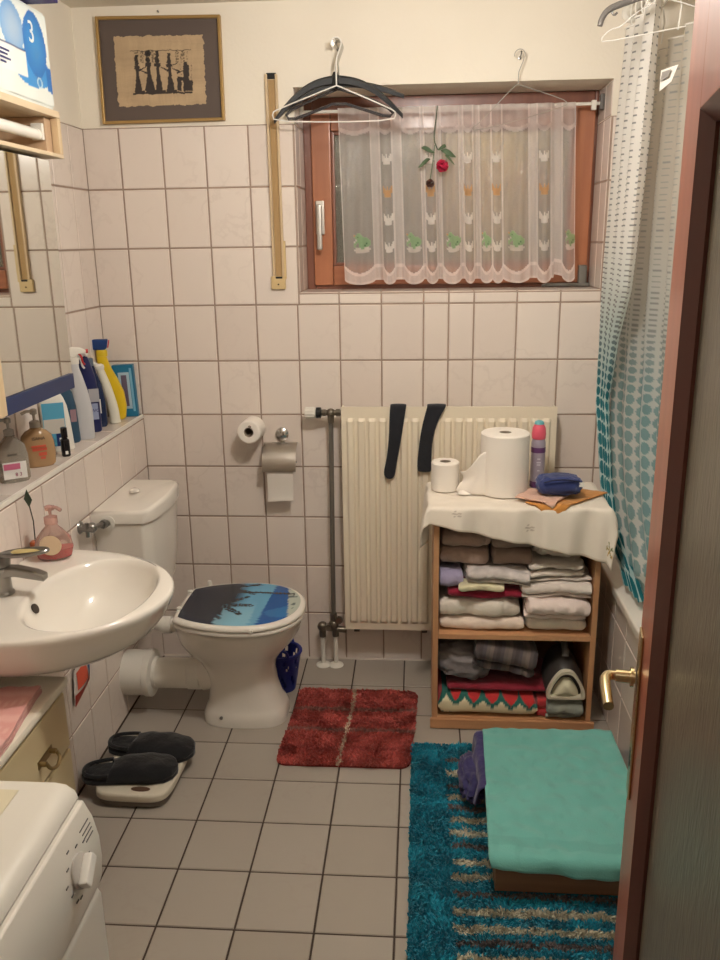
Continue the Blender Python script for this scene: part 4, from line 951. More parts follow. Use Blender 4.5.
# ================================================================ SCALE AND SLIPPERS
sc=thing('bathroom_scale','white bathroom scale on the floor carrying the black slippers','bathroom scale',(.185,-.815,0))
def tx(mb): mb.xf(Matrix.Translation((.185,-.815,0))@Matrix.Rotation(-.03,4,'Z')); return mb
mb=MB(); R=[[(a,b,z) for a,b in disc_pts(0,0,.115*s_,.140*s_,48,5)] for s_,z in ((.94,.004),(.97,.006),(.97,.022),(.96,.024))]
mb.rings(R); build('scale_base',tx(mb),mat('grey scale base',rgb(116,106,96),.5),sc)
mb=MB(); R=[[(a,b,z) for a,b in disc_pts(0,0,.118*s_,.143*s_,48,5)] for s_,z in ((.98,.0245),(1,.028),(1,.042),(.985,.048),(.95,.050),(.3,.050))]
mb.rings(R); build('platform',tx(mb),mat('ivory scale platform',rgb(216,208,190),.35),sc,sharp=60)
mb=MB(); mb.add([(.03+.03*cos(a),-.112+.012*sin(a),.0508) for a in [2*PI*k/20 for k in range(20)]],[tuple(range(20))]); build('dial_window',tx(mb),mat('brownish dial window',rgb(96,72,58),.2),sc)
M_slip=cloth_mat('black slipper fabric',rgb(14,15,21),rgb(9,10,14),500,.3)
def slipper(label,x0,y0,ang,z0=.0515):
    t=thing('slipper',label,'slipper',(x0,y0,z0),'black slippers lying on the scale')
    def w(u): return interp(u,[0,.04,.12,.3,.5,.7,.88,.97,1.0],[.014,.034,.045,.048,.052,.060,.056,.036,.010])
    Lh=.143
    M=Matrix.Translation((x0,y0,z0))@Matrix.Rotation(ang,4,'Z')
    def out(k): return [(lerp(-Lh,Lh,u),w(u)*k) for u in [i/24 for i in range(25)]]+[(lerp(-Lh,Lh,u),-w(u)*k) for u in [1-i/24 for i in range(25)]]
    mb=MB(); mb.rings([[(a,b,z) for a,b in out(k)] for k,z in ((.95,.0),(1,.004),(1,.014),(.93,.018),(.4,.019))]); mb.xf(M); build('sole',mb,M_slip,t,sharp=70)
    mb=MB()
    def up(u,v):
        uu=lerp(.27,1.0,u); a=PI*v; h=interp(uu,[.27,.45,.75,.93,1.0],[.036,.046,.040,.026,.014]); ww=w(uu)*1.06
        return (lerp(-Lh,Lh,uu)-.018*sin(a)*(1-u)*-1,ww*cos(a),.012+h*sin(a)**.8+nz(uu*7,v*5,x0*9)*.004)
    mb.grid(up,22,20,flip=True); mb.xf(M); build('upper',mb,M_slip,t,solid=.004,soff=-1,sharp=80)
    mb=MB(); mb.tube([(lerp(-Lh,Lh,u),v*w(u)*1.0,.018+h) for u,v,h in ((.30,.92,.012),(.2,.96,.010),(.05,.86,.010),(.01,0,.012),(.05,-.86,.010),(.2,-.96,.010),(.30,-.92,.012))],.006,8,smooth=2); mb.xf(M); build('heel_rim',mb,M_slip,t)
slipper('nearer black fabric slipper on the bathroom scale, its heel poking out to the left',.160,-.862,.16)
slipper('farther black fabric slipper on the bathroom scale, close to the half wall tiles',.186,-.735,-.10)
# ================================================================ WALL THINGS ABOVE THE TILES
def tri(p,a,b,c):
    s_=lambda o,q,r:(q[0]-o[0])*(r[1]-o[1])-(q[1]-o[1])*(r[0]-o[0])
    A=s_(a,b,p);B=s_(b,c,p);Cc=s_(c,a,p); return (A>=0 and B>=0 and Cc>=0) or (A<=0 and B<=0 and Cc<=0)
fp=thing('framed_picture','papyrus print of standing figures in a thin gilt frame above the tiles','picture',(.17,-.012,2.01))
Q=[(-.044,2.01),(.377,2.013),(.380,2.333),(-.038,2.340)]
def qp(u,v,y): 
    a=[lerp(Q[0][i],Q[1][i],u) for i in (0,1)]; b=[lerp(Q[3][i],Q[2][i],u) for i in (0,1)]; return (lerp(a[0],b[0],v),y,lerp(a[1],b[1],v))
fu,fv=.022,.030
mb=MB()
def frm(u0,u1,v0,v1): 
    P=[qp(u0,v0,-.022),qp(u1,v0,-.022),qp(u1,v1,-.022),qp(u0,v1,-.022)]; mb.prism(P,(0,.0195,0))
frm(0,fu,0,1); frm(1-fu,1,0,1); frm(fu,1-fu,0,fv); frm(fu,1-fu,1-fv,1)
build('gilt_frame',mb,mat('worn gilt moulding',rgb(176,144,92),.38,.6),fp,bevel=.0015)
mb=MB(); mb.prism([qp(fu,fv,-.012),qp(1-fu,fv,-.012),qp(1-fu,1-fv,-.012),qp(fu,1-fv,-.012)],(0,.008,0)); build('mat_board',mb,mat('dark taupe mat board',rgb(94,82,76),.8,bump=.1,bscale=400),fp)
def person(p,x,h,arm=0,seat=False,skirt=1.0,crown=0):
    """silhouette of a standing or seated figure; local coords u from x, v from the ground line"""
    u=(p[0]-x)/h/1.35; v=p[1]/h
    if ((u/.055)**2+((v-.86)/.07)**2)<1: return True
    if crown==1 and abs(u)<.035 and .9<v<1.12: return True
    if crown==2 and ((u/.075)**2+((v-1.03)/.09)**2)<1: return True
    if not seat:
        if abs(u)<(.036 if v<.70 else .070) and .44<v<.795: return True
        if abs(u-.01)<(.040+.13*skirt*(.48-v)) and .02<v<=.47: return True
        if v<.04 and -.10<u<.16: return True
    else:
        if abs(u)<.08 and .42<v<.82: return True
        if -.22<u<.08 and .34<v<.47: return True
        if -.26<u<-.14 and .0<v<.40: return True
        if -.10<u<.16 and 0<v<.34: return True
    if arm:
        s_=1 if arm>0 else -1
        if tri((u,v),(0,.72),(s_*.26,.60),(s_*.24,.54)) : return True
        if abs(arm)>1 and tri((u,v),(0,.74),(s_*.24,.86),(s_*.20,.80)): return True
    return False
def papcol(u,v):
    base=rgb(182,158,126); n1=nz(u*60,v*3,1)*.5+nz(u*4,v*70,5)*.5
    c=[base[i]*(1+.16*n1+.12*nz(u*5,v*5,3)) for i in range(3)]
    # printed panel
    if .17<u<.86 and .17<v<.80:
        c=[x*.98 for x in c]; ink=rgb(58,50,46)
        if v<.20 or v>.785: c=ink[:3]
        p=((u-.17)*1.45,(v-.20)*1.0)
        for a in ((.10,.50,1,False,1.0,1),(.29,.56,-1,False,1.4,2),(.44,.55,1,False,.7,1),(.63,.52,2,False,1.0,1),(.90,.48,-1,True,1,0)):
            if person(p,a[0],a[1]*.95,a[2],a[3],a[4],a[5]): c=ink[:3]
        if v>.62 and (int(u*46)%3!=0) and nz(u*60,v*60,8)>-.02 and (.20<u<.50 or .66<u<.82): c=[x*.35 for x in c]
        if .30<v<.60 and int(u*58)%7==0 and nz(u*30,v*70,2)>.15: c=[x*.5 for x in c]
    return (c[0],c[1],c[2],1)
mb=MB(); mb.col=[]
def edge(t,s_): return .012*nz(t*14,s_)+.006*nz(t*60,s_)
def papP(u,v):
    U=.135+.72*u+(edge(v,1)*(1-u)+edge(v,2)*u)*1.3; V=.165+.655*v+(edge(u,3)*(1-v)+edge(u,4)*v)*1.6
    return qp(U,V,-.0128-.0004)
mb.grid(papP,150,110,col=papcol); build('papyrus_sheet',mb,attr_mat('papyrus',.85),fp,wn=False)
mb=MB(); mb.cyl((.172,-.004,2.350),(.172,-.012,2.352),.0025); build('nail',mb,M_dchrome,fp)
# roller shutter belt
rb=thing('shutter_belt','woven shutter belt in a pale wooden channel left of the window','shutter belt',(.538,-.01,1.455))
mb=MB(); mb.box(.519,.5265,-.017,-.0023,1.50,2.152,0,.001); mb.box(.5525,.5595,-.017,-.0026,1.50,2.152,0,.001); mb.box(.5265,.5525,-.006,-.0026,1.50,2.152); build('channel',mb,M_pinev,rb)
mb=MB(); mb.box(.529,.550,-.010,-.0075,1.485,2.135); build('belt',mb,mat('tan woven belt',rgb(178,146,102),.9,bump=.5,bscale=900),rb)
mb=MB(); mb.box(.511,.562,-.016,-.0010,1.455,1.500,0,.003); mb.box(.553+.006,.566,-.016,-.0026,1.49,1.62,0,.002); wp=build('winder_plate',mb,mat('pale yellow plastic plate',rgb(206,180,132),.5),rb)
mb=MB(); mb.box(.528,.552,-.0168,-.0162,1.492,1.499); build('belt_slot',mb,M_black,wp)
mb=MB(); mb.lathe([(.001,0),(.003,0),(.003,.001),(.001,.0015)],(.537,-.0161,1.472),(0,-1,0)); build('screw',mb,mat('dark screw',rgb(70,56,40),.4,.6),wp)
mb=MB(); mb.box(.523,.556,-.014,-.0064,2.138,2.156,0,.001); build('belt_guide',mb,M_black,rb)
# hooks and hangers
def wallhook(x,z,label):
    t=thing('wall_hook',label,'hook',(x,-.004,z-.01))
    mb=MB(); mb.tube([(x,-.0024,z),(x,-.05,z+.001),(x,-.056,z+.012)],.0022,8,smooth=1); mb.lathe([(.001,0),(.006,0),(.005,.003),(.001,.004)],(x,-.0024,z),(0,-1,0)); build('hook_wire',mb,M_dchrome,t)
wallhook(.764,2.222,'thin metal hook in the cream wall carrying the bunch of hangers'); wallhook(1.356,2.180,'thin metal hook in the cream wall above the window, the right one')
M_wwire=mat('white coated wire',rgb(232,228,220),.35); M_hblack=mat('black hanger plastic',rgb(26,28,30),.4); M_hwire=mat('bright hanger hook wire',rgb(190,186,176),.3,.8)
def hookpts(x,y,z,r=.017):
    """question-mark hook hung at (x,z), neck coming down"""
    return [(x+r*cos(a),y,z-r*.2+r*sin(a)) for a in [PI*1.08-i*PI*1.25/12 for i in range(13)]]+[(x+r*.35,y,z-r*2.0),(x,y,z-r*2.9)]
def plastic_hanger(label,apex,L,R,y,th,m=M_hblack,hz=2.225,sag=.02):
    t=thing('clothes_hanger',label,'clothes hanger',(apex[0],y,min(L[1],R[1])),'hangers on the hook left of the window')
    mb=MB()
    def sh(p,q):
        n=14; out=[]
        for i in range(n+1):
            u=i/n; x=lerp(p[0],q[0],u); z=lerp(p[1],q[1],u)+sag*sin(PI*u)*.9; w=lerp(th,th*.75,u)
            if u>.9: w*=.8
            out.append([(x,y-.006,z-w),(x,y+.006,z-w),(x,y+.008,z+w*.4),(x,y,z+w),(x,y-.008,z+w*.4)])
        return out
    mb.rings(sh(apex,L)); mb.rings(sh(apex,R)); mb.lathe([(.001,-.022),(.012,-.018),(.012,.010),(.007,.022),(.001,.022)],(apex[0],y,apex[1])); build('shoulders',mb,m,t)
    hp2=[(apex[0],y,apex[1]+.015),(apex[0]+.002,y,apex[1]+.04)]
    top=hookpts(.766,y,hz)
    mb=MB(); mb.tube(hp2+top[::-1],.0022,8,smooth=1); build('hook',mb,M_hwire,t)
plastic_hanger('front black plastic hanger left of the window with drooping curved ends',(.760,2.120),(.555,2.00),(.978,2.005),-.075,.013,sag=.035)
plastic_hanger('rear black plastic hanger whose right arm points up and to the right',(.768,2.112),(.575,2.03),(.982,2.068),-.050,.011,sag=.012)
t=thing('clothes_hanger','smoky clear plastic hanger behind the black ones left of the window','clothes hanger',(.76,-.03,2.02),'hangers on the hook left of the window')
mb=MB(); mb.tube([(.765,-.032,2.10),(.66,-.032,2.062),(.585,-.032,2.028),(.60,-.032,2.005),(.68,-.032,2.03),(.765,-.032,2.06),(.86,-.032,2.03),(.93,-.032,2.008),(.95,-.032,2.025),(.87,-.032,2.066),(.765,-.032,2.10)],.005,8,smooth=1); build('shoulders',mb,mat('smoky clear plastic',rgb(120,120,124),.15,trans=.75),t)
mb=MB(); mb.tube([(.765,-.032,2.10),(.766,-.032,2.15)]+hookpts(.766,-.032,2.225)[::-1],.002,8,smooth=1); build('hook',mb,M_hwire,t)
def wire_hanger(label,apex,L,R,y,hook,m,r=.0019,group=None,droop=.015,dy=0):
    t=thing('wire_hanger',label,'clothes hanger',(apex[0],y,min(L[1],R[1])-.02),group)
    mb=MB(); x,z=apex
    lp=[(x,y,z),(x-.012,y,z-.004),(L[0]+.02,y,L[1]+.014),(L[0],y+dy,L[1]+.004),(L[0]+.006,y+dy,L[1]-droop),((L[0]+R[0])/2,y,(L[1]+R[1])/2-droop-.004),(R[0]-.01,y-dy,R[1]-droop),(R[0],y-dy,R[1]),(R[0]-.02,y,R[1]+.014),(x+.012,y,z-.004),(x,y,z)]
    mb.tube(lp,r,8,smooth=1); build('wire_frame',mb,m,t)
    mb=MB(); mb.tube([(x,y,z),(x,y,z+.035)]+[(q[0],y,q[2]) for q in hookpts(hook[0],y,hook[1])[::-1]],r*1.05,8,smooth=1); build('hook',mb,m,t)
wire_hanger('white wire hanger hanging in front of the black ones left of the window',(.765,2.098),(.552,2.018),(.958,2.012),-.098,(.766,2.225),M_wwire,.0022,'hangers on the hook left of the window',.022)
wire_hanger('thin pale wire hanger tilted on the right hook above the window',(1.350,2.095),(1.205,1.965),(1.512,2.035),-.045,(1.352,2.185),mat('dull grey wire',rgb(170,166,158),.4,.4),.0014,None,.008)

# ================================================================ LACE CURTAIN
cr=thing('curtain_rod','white curtain rod spanning the window recess','curtain rod',(1.14,.12,2.06))
RY=.125
mb=MB(); mb.tube([(WX0+.004,RY,2.052),(1.1,RY,2.050),(WX1-.004,RY,2.056)],.0055,12); build('rod',mb,M_whitepl,cr)
for x,lab in ((WX0+.0025,0),(WX1-.0165,1)):
    mb=MB(); mb.box(x,x+.014,RY-.014,RY+.016,2.035,2.085,0,.003); build('bracket',mb,mat('grey bracket',rgb(96,92,88),.4) if lab else M_whitepl,cr,'grey end bracket' if lab else None)
mb=MB(); mb.box(1.618,1.634,RY-.010,RY+.010,2.035,2.066,0,.002); build('clip',mb,M_whitepl,cr)
SEG=[(338,370,'F',357),(370,379,'D',0),(379,392,'C',386),(392,401,'D',0),(401,421,'F',411),(421,424,'D',0),(424,436,'C',430),(436,441,'D',0),(441,460,'F',452),(460,464,'D',0),(464,474,'C',468),(474,480,'D',0),(480,492,'F',486),(492,503,'C',497),(503,530,'F',516),(530,538,'D',0),(538,552,'C',545),(552,563,'D',0),(563,576,'F',571)]
CX0,CX1,CZT,CZB=.748,1.590,2.060,1.468
def pxx(p,v): # pixel column of the cloth's print -> x, the cloth flaring slightly downwards
    return lerp(lerp(.748,1.562,(p-338)/238),lerp(.762,1.592,(p-338)/238),v)
FROG=["...GG......",".OGGGG.....",".GGKGGG....","..GGGGGGG..","..WGGGGGGG.",".WGGGGGGGGG",".GG.GGGGKGG",".G..GGGKGGG",".GG.GGGGGG.","..WWWGGWWW.",".WWWWWWWWWW","..WWWWWWWW."]
CROWN=["W..W..W","WW.W.WW","WWWWWWW","WWWWWWW",".WWWWW.",".WWWWW."]
def bit(B,u,v,cu,cv,w,h):
    a=(u-cu)/w+.5; b=(cv-v)/h+.5
    if 0<=a<1 and 0<=b<1:
        ch=B[int(b*len(B))][int(a*len(B[0]))]; return ch if ch!='.' else None
    return None
def segat(p):
    for s_ in SEG:
        if s_[0]<=p<=s_[1]: return s_
    return SEG[-1]
def curcol(u,v): # v 0 top .. 1 bottom
    p=338+238*u; s_=segat(p); W_=rgb(244,234,229)
    tx=1.0+.10*nz(p*3,v*160)
    al=.30
    if s_[2]=='D': al=.60
    ed=min(p-s_[0],s_[1]-p)
    if ed<.8: al=max(al,.74)
    if v<.035: al=max(al,.55)
    wv=.115+.022*abs(sin(PI*(p-s_[0])/(s_[1]-s_[0]))) 
    if v<wv: al=max(al,.42)
    if abs(v-wv)<.012: al=.62
    hb=.912 if s_[2]=='D' else .912+.030*sin(PI*(p-s_[0])/(s_[1]-s_[0]))
    if v>hb: al=max(al,.66)
    if abs(v-hb)<.010: al=.85
    if v>.985: al=.8
    c=W_
    X=p*1.0; cw=s_[1]-s_[0]
    if s_[2]=='F':
        b=bit(FROG,X,-v*180,s_[3],-.755*180,min(cw*.85,19),21)
        if b: c,al={'G':(rgb(158,196,148),.72),'K':(rgb(86,126,84),.85),'O':(rgb(204,140,96),.85),'W':(rgb(232,222,214),.75)}[b]
    if s_[2]=='C':
        for k,cv in enumerate((.285,.465,.625,.785)):
            b=bit(CROWN,X,-v*180,s_[3],-cv*180,9.5,11)
            if b: c,al=(rgb(220,168,116),.72) if k==1 else (rgb(246,238,232),.80)
    return (c[0],c[1],c[2],min(1,al*tx))
def curP(u,v):
    p=338+238*u; s_=segat(p); t_=(p-s_[0])/(s_[1]-s_[0])
    x=pxx(p,v)
    depth={'F':0,'D':.016,'C':-.008}[s_[2]]
    i=SEG.index(s_); nd=lambda j:{'F':0,'D':.016,'C':-.008}[SEG[max(0,min(len(SEG)-1,j))][2]]
    y=RY-.004+ (lerp((nd(i-1)+depth)/2,depth,sm(0,.4,t_)) if t_<.5 else lerp(depth,(nd(i+1)+depth)/2,sm(.6,1,t_)))*(.4+.6*v)+.003*sin(p*.5+v*3)
    y-=.010
    sc=.017*abs(sin(PI*t_))**.55 if s_[2]!='D' else 0
    if p>555: sc+=.012*((p-555)/20)-.012
    zb=CZB+.010-sc-.004*nz(p*.05,3)
    z=lerp(CZT,zb,v)
    return (x,min(y,.188),z)
mb=MB(); mb.col=[]; mb.grid(curP,420,190,col=curcol)
lc=build('lace_curtain',mb,attr_mat('sheer lace',.8,sheer=True),None,'sheer white lace curtain with green frogs and small crowns across the window','curtain',sharp=80,wn=False)
# artificial flowers hanging at the rod
fl=thing('hanging_flower','pink red artificial flower with dark leaves hanging head down before the curtain','artificial flower',(1.10,.075,1.79))
mb=MB(); mb.tube([(1.093,.100,2.058),(1.088,.082,2.01),(1.080,.080,1.95),(1.095,.080,1.915)],.002,8,smooth=2); build('stem',mb,mat('dark stem green',rgb(70,84,64),.6),fl)
M_leaf=mat('dull leaf green',rgb(62,84,60),.6,c2=rgb(82,104,72),nscale=30)
for (x,z,a,l) in ((1.085,1.905,2.6,.055),(1.105,1.912,-.2,.055),(1.07,1.885,3.5,.045),(1.12,1.895,-.5,.04),(1.095,1.915,.6,.035)):
    mb=MB(); mb.grid(lambda u,v:(x+l*u*cos(a)-(v-.5)*.024*sin(PI*u)*sin(a)*-1,.078-.008*sin(PI*u)+.004*(v-.5),z+l*u*sin(a)+(v-.5)*.024*sin(PI*u)*cos(a)-.012*u*u),8,4); build('leaf',mb,M_leaf,fl,solid=.001,wn=False)
def bloom(cx_,cy_,cz_,r,m,par,seed):
    mb=MB(); rr=random.Random(seed)
    for k in range(26):
        a=rr.random()*2*PI; b=rr.uniform(-.9,.9); d=Vector((cos(a)*cos(b),sin(a)*cos(b)*.8,sin(b))); c_=Vector((cx_,cy_,cz_))+d*r*.62
        u_=d.orthogonal().normalized(); w_=d.cross(u_); s2=r*.46
        mb.grid(lambda u,v:tuple(c_+u_*((u-.5)*2*s2)*(1-.5*(v-.5)**2)+w_*((v-.5)*2*s2)*(1-.5*(u-.5)**2)+d*r*.28*((u-.5)**2+(v-.5)**2)*1.5),4,4)
    return build('petals',mb,m,par,wn=False,sharp=80)
bloom(1.112,.072,1.862,.024,mat('crimson petals',rgb(196,36,74),.6),fl,3)
bloom(1.070,.080,1.806,.016,mat('dried brown petals',rgb(96,62,52),.8),fl,5)
mb=MB(); mb.tube([(1.085,.082,1.93),(1.078,.084,1.87),(1.070,.082,1.82)],.0016,6); build('side_stem',mb,M_leaf,fl)

# ================================================================ SHELF UNIT
SX0,SX1,SY0,SY1=1.086,1.622,-.474,-.190
su=thing('shelf_unit','open beech shelf unit in front of the radiator packed with towels','shelf',(1.354,-.33,0))
mb=MB(); mb.box(SX0,SX0+.018,SY0,SY1,.003,.779,0,.0015); build('side_panel',mb,M_beech,su)
mb=MB(); mb.box(SX1-.018,SX1,SY0,SY1,.003,.779,0,.0015); build('side_panel',mb,M_beech,su)
mb=MB(); mb.box(SX0-.004,SX1+.004,SY0-.004,SY1,.7795,.797,0,.0015); build('top_board',mb,M_beechh,su)
mb=MB(); mb.box(SX0+.0185,SX1-.0185,SY0,SY1,.334,.352,0,.0015); build('shelf_board',mb,M_beechh,su)
mb=MB(); mb.box(SX0+.0185,SX1-.0185,SY0,SY1,.022,.040,0,.0015); build('bottom_board',mb,M_beechh,su)
mb=MB(); mb.box(SX0-.006,SX1+.010,SY0-.014,SY0-.001,.003,.038,0,.0015); build('plinth',mb,M_beechh,su)
mb=MB(); mb.box(SX0+.0185,SX1-.0185,SY1-.005,SY1-.001,.041,.333); mb.box(SX0+.0185,SX1-.0185,SY1-.005,SY1-.001,.353,.778); build('back_panel',mb,mat('brown back board',rgb(140,104,78),.7),su)
I0,I1=SX0+.021,SX1-.021; ZS=.3525; ZB=.0405
def X(p): return SX0+.018+(p-437)/(583-437)*(SX1-SX0-.036)
g='folded linen on the upper shelf'; gl='textiles on the lower shelf'
def cl(name,label,cat,c,x0,x1,y0,y1,z0,z1,n,seed,wob=.006,c2=None,group=g,**k):
    mb=folded(max(x0,I0),min(x1,I1),y0,y1,z0,z1,n,seed,wob,**k)
    mb.v=[(min(max(v[0],I0),I1),min(max(v[1],SY0-.03),SY1-.008),max(v[2],z0)) for v in mb.v]
    return build(name,mb,cloth_mat(label[:20],c,c2) if not callable(k.get('colf')) else attr_mat(label[:20],.95,.35,300,sheen=.2),None,label,cat,group,sharp=80,sub=1,wn=False)
def cr_(name,label,cat,c,ctr,r,seed,amp=.22,zmin=None,c2=None,group=g,zmax=None,pw=.7,colf=None,ang=0,nu=56,nv=34):
    mb=crumple((0,0,0),r,seed,amp,nu,nv,False,1.0,pw); mb.xf(Matrix.Translation(ctr)@Matrix.Rotation(ang,4,'Y'))
    mb.v=[(min(max(v[0],I0),I1),min(max(v[1],SY0-.035),SY1-.008),max(v[2],zmin) if zmin is not None else v[2]) for v in mb.v]
    if zmax: mb.v=[(v[0],v[1],min(v[2],zmax)) for v in mb.v]
    return build(name,mb,cloth_mat(label[:20],c,c2,bscale=300,bump=.4),None,label,cat,group,sharp=80,wn=False)
yf=SY0-.004; yb=-.215
# upper shelf, left pile (from the board up)
cl('towel','cream terry towel lying lowest in the left pile of the upper shelf','towel',rgb(240,220,204),X(437),X(521),yf,yb,ZS,.402,1,1,.010)
cl('towel','thick fluffy white towel with one end rolled forward, upper shelf left','towel',rgb(242,232,218),X(438),X(518),yf-.010,yb,.402,.472,1,2,.020)
cl('red_cloth','crimson cloth showing as a thin band in the upper shelf left pile','cloth',rgb(150,22,52),X(446),X(519),yf,yb,.472,.505,1,3,.012)
cl('cream_sock','pale yellow knitted sock lying on the crimson cloth','sock',rgb(224,214,178),X(456),X(500),yf-.014,-.40,.505,.530,1,4,.006,group=None,ntr=14)
cl('lavender_cloth','lavender folded cloth standing at the left edge of the upper shelf','cloth',rgb(168,160,190),X(437),X(461),yf-.004,yb,.507,.566,1,5,.014)
cl('folded_linen','folded white linen with faint grey print above the cream sock','linen',rgb(232,222,216),X(462),X(522),yf,yb,.530,.580,3,6,.014,c2=rgb(180,170,166))
cl('folded_linen','pinkish brown folded sheet at the top left under the tablecloth','linen',rgb(176,150,136),X(438),X(486),yf+.012,yb,.582,.700,2,7,.020)
cl('folded_linen','brownish folded sheet at the top middle under the tablecloth','linen',rgb(164,142,128),X(488),X(526),yf+.018,yb,.584,.704,2,8,.022)
# right pile
cl('towel','plump white towel lying lowest in the right pile of the upper shelf','towel',rgb(244,234,222),X(522),X(580),yf,yb,ZS,.408,1,11,.014)
cl('towel','white folded towels with layered edges above the plump white towel','towel',rgb(244,226,218),X(522),X(583),yf-.008,yb,.408,.482,3,12,.020)
cl('towel','grey white thin towels folded many times in the right pile','towel',rgb(226,214,204),X(515),X(582),yf,yb,.484,.556,4,13,.016)
cl('towel','pale terry towel laid slanting in the middle of the upper shelf','towel',rgb(232,220,208),X(524),X(575),yf-.004,yb,.556,.604,2,14,.020)
cr_('crumpled_towel','crumpled white towel pushed in under the tablecloth, upper right','towel',rgb(236,226,216),(X(556),-.345,.652),(.098,.10,.046),15,.30,.602)
# lower shelf
def zig(u,s_):
    W_=rgb(222,210,178); T=rgb(34,106,98); Rr=rgb(196,48,48); N=rgb(44,54,80)
    # repeat bands over the layers
    k=(s_*3.2)%1.0; zz=abs(((u*7)%1.0)-.5)*2
    a=k+.22*zz
    if a<.28: c=T
    elif a<.62: c=W_
    elif a<.78: c=T
    elif a<1.0: c=Rr if u>.55 else N
    else: c=Rr
    return (c[0],c[1],c[2],1)
def zigfront(x,z): 
    W_=rgb(226,214,178); T=rgb(34,100,90); Rr=rgb(190,44,46); N=rgb(42,50,70)
    u=(x-X(437))/(X(535)-X(437)); t_=(z-ZB)/.10; zz=abs(((u*5.4)%1.0)-.5)*2
    b=t_*1.05+.24*u-.02   # the stripes sink towards the right
    k=b+.32*zz
    if k<.18: c=N
    elif k<.36: c=T if zz>.35 else W_
    elif k<.82: c=W_
    elif k<1.02: c=T
    else: c=Rr
    return (c[0],c[1],c[2],1)
_pf=[]
for k in range(44):
    a_=2*PI*k/44; c_,s_=cos(a_),sin(a_); _pf.append((math.copysign(abs(c_)**.45,c_),math.copysign(abs(s_)**.6,s_)))
mb=MB(); _R=[];_C=[]
for i in range(121):
    u=i/120; x=lerp(I0,X(536),u); e_=.45+.55*sm(0,.04,min(u,1-u)); row=[]
    for (c_,s_) in _pf:
        y=(yf+.004+yb)/2-(yb-yf-.004)/2*c_; z=ZB+.043+.040*s_*e_+.006*nz(x*12,y*9,3)*e_-.012*u*(s_+1)/2
        y+=.004*nz(x*14,z*20,6)
        row.append((x,y,max(z,ZB+.0005))); _C.append(zigfront(x,ZB+.043+.040*s_+.010*nz(x*6,2.2)))
    _R.append(row)
mb.rings(_R,True,True); mb.col=_C
build('knitted_blanket',mb,attr_mat('zigzag knit',.95,.5,260,sheen=.2),None,'knitted blanket with cream, green and red zigzags at the lower left','blanket',gl,sharp=80,wn=False)
cl('red_cloth','dark red cloth lying on the zigzag blanket in the lower shelf','cloth',rgb(140,28,48),X(446),X(560),yf+.014,yb,.126,.150,1,22,.006,group=gl)
mb=folded(X(536),X(550),yf-.002,-.40,ZB+.001,.108,2,23,.006); build('red_cloth',mb,cloth_mat('bright red knit',rgb(186,50,54)),None,'small bright red knitted piece beside the end of the zigzag blanket','cloth',gl,sharp=80,wn=False)
cr_('grey_cloth','light grey cloth heaped at the left of the lower shelf','cloth',rgb(140,134,134),(X(463),-.335,.212),(.104,.112,.062),24,.20,.152,group=gl,ang=.16,c2=rgb(120,114,116))
def stripe(u,s_):
    k=int(u*17); c={0:rgb(86,76,76),1:rgb(104,94,90),2:rgb(74,64,66),3:rgb(118,104,98),4:rgb(82,74,78)}[(k*7)%5]
    return (c[0],c[1],c[2],1)
mb=folded(-.105,.105,-.13,.13,-.05,.05,3,25,.010,nx=70,ntr=14,colf=stripe); mb.xf(Matrix.Translation((X(503),-.340,.240))@Matrix.Rotation(.20,4,'Y')@Matrix.Rotation(-.10,4,'X'))
mb.v=[(min(max(v[0],I0),I1),min(v[1],SY1-.008),min(max(v[2],.152),.331)) for v in mb.v]
build('striped_blanket',mb,attr_mat('striped weave',.95,.4,300,sheen=.2),None,'brown and grey striped blanket draped over the middle of the lower shelf','blanket',gl,sharp=80,wn=False)
cl('folded_cloth','grey green folded cloth under the iron at the lower right','cloth',rgb(160,162,150),X(545),X(581),yf-.004,yb,ZB+.001,.112,3,26,.008,group=gl,c2=rgb(110,122,114))
# iron, standing with its heel to the room
ir=thing('steam_iron','white and black steam iron in the lower shelf with its rounded triangular heel forward','iron',(X(562),-.36,.116))
ix=X(562)
def tri_ring(k,y,dz=0):
    P=[]
    base=chai([(-.066,0),(-.048,-.004),(.048,-.004),(.066,0),(.058,.040),(.030,.088),(.012,.100),(-.012,.100),(-.030,.088),(-.058,.040)],2)
    for a,b in base: P.append((ix+a*k,y,.176+dz+(b-.045)*k))
    return P
zb_=0
M_ivory=mat('ivory plastic',rgb(214,206,184),.35)
mb=MB(); mb.rings([tri_ring(1.0,-.492),tri_ring(1.03,-.484),tri_ring(1.0,-.470),tri_ring(.82,-.470),tri_ring(.80,-.480),tri_ring(.82,-.492),tri_ring(1.0,-.492)],False,False); build('heel_ring',mb,M_ivory,ir,sharp=60)
mb=MB(); mb.rings([tri_ring(.80,-.4695),tri_ring(.98,-.466),tri_ring(1.08,-.42,.022),tri_ring(1.02,-.36,.026),tri_ring(.80,-.30,.018),tri_ring(.45,-.25,.0),tri_ring(.1,-.225,-.01)],True,True); build('housing',mb,mat('charcoal plastic',rgb(62,58,56),.35),ir,sharp=60)
mb=MB(); mb.rings([[(p[0],p[1],p[2]-.014) for p in tri_ring(k,y)] for k,y in ((.70,-.4705),(.66,-.476),(.40,-.490),(.1,-.492))],True,True); hp3=build('heel_pad',mb,mat('pale cream pad',rgb(222,216,188),.4),ir,sharp=60)
mb=MB(); mb.tube([(ix,-.44,.262),(ix,-.43,.285),(ix,-.38,.300),(ix,-.30,.285),(ix,-.27,.235)],.011,12,smooth=2); build('handle',mb,mat('grey handle',rgb(96,92,88),.4),ir)

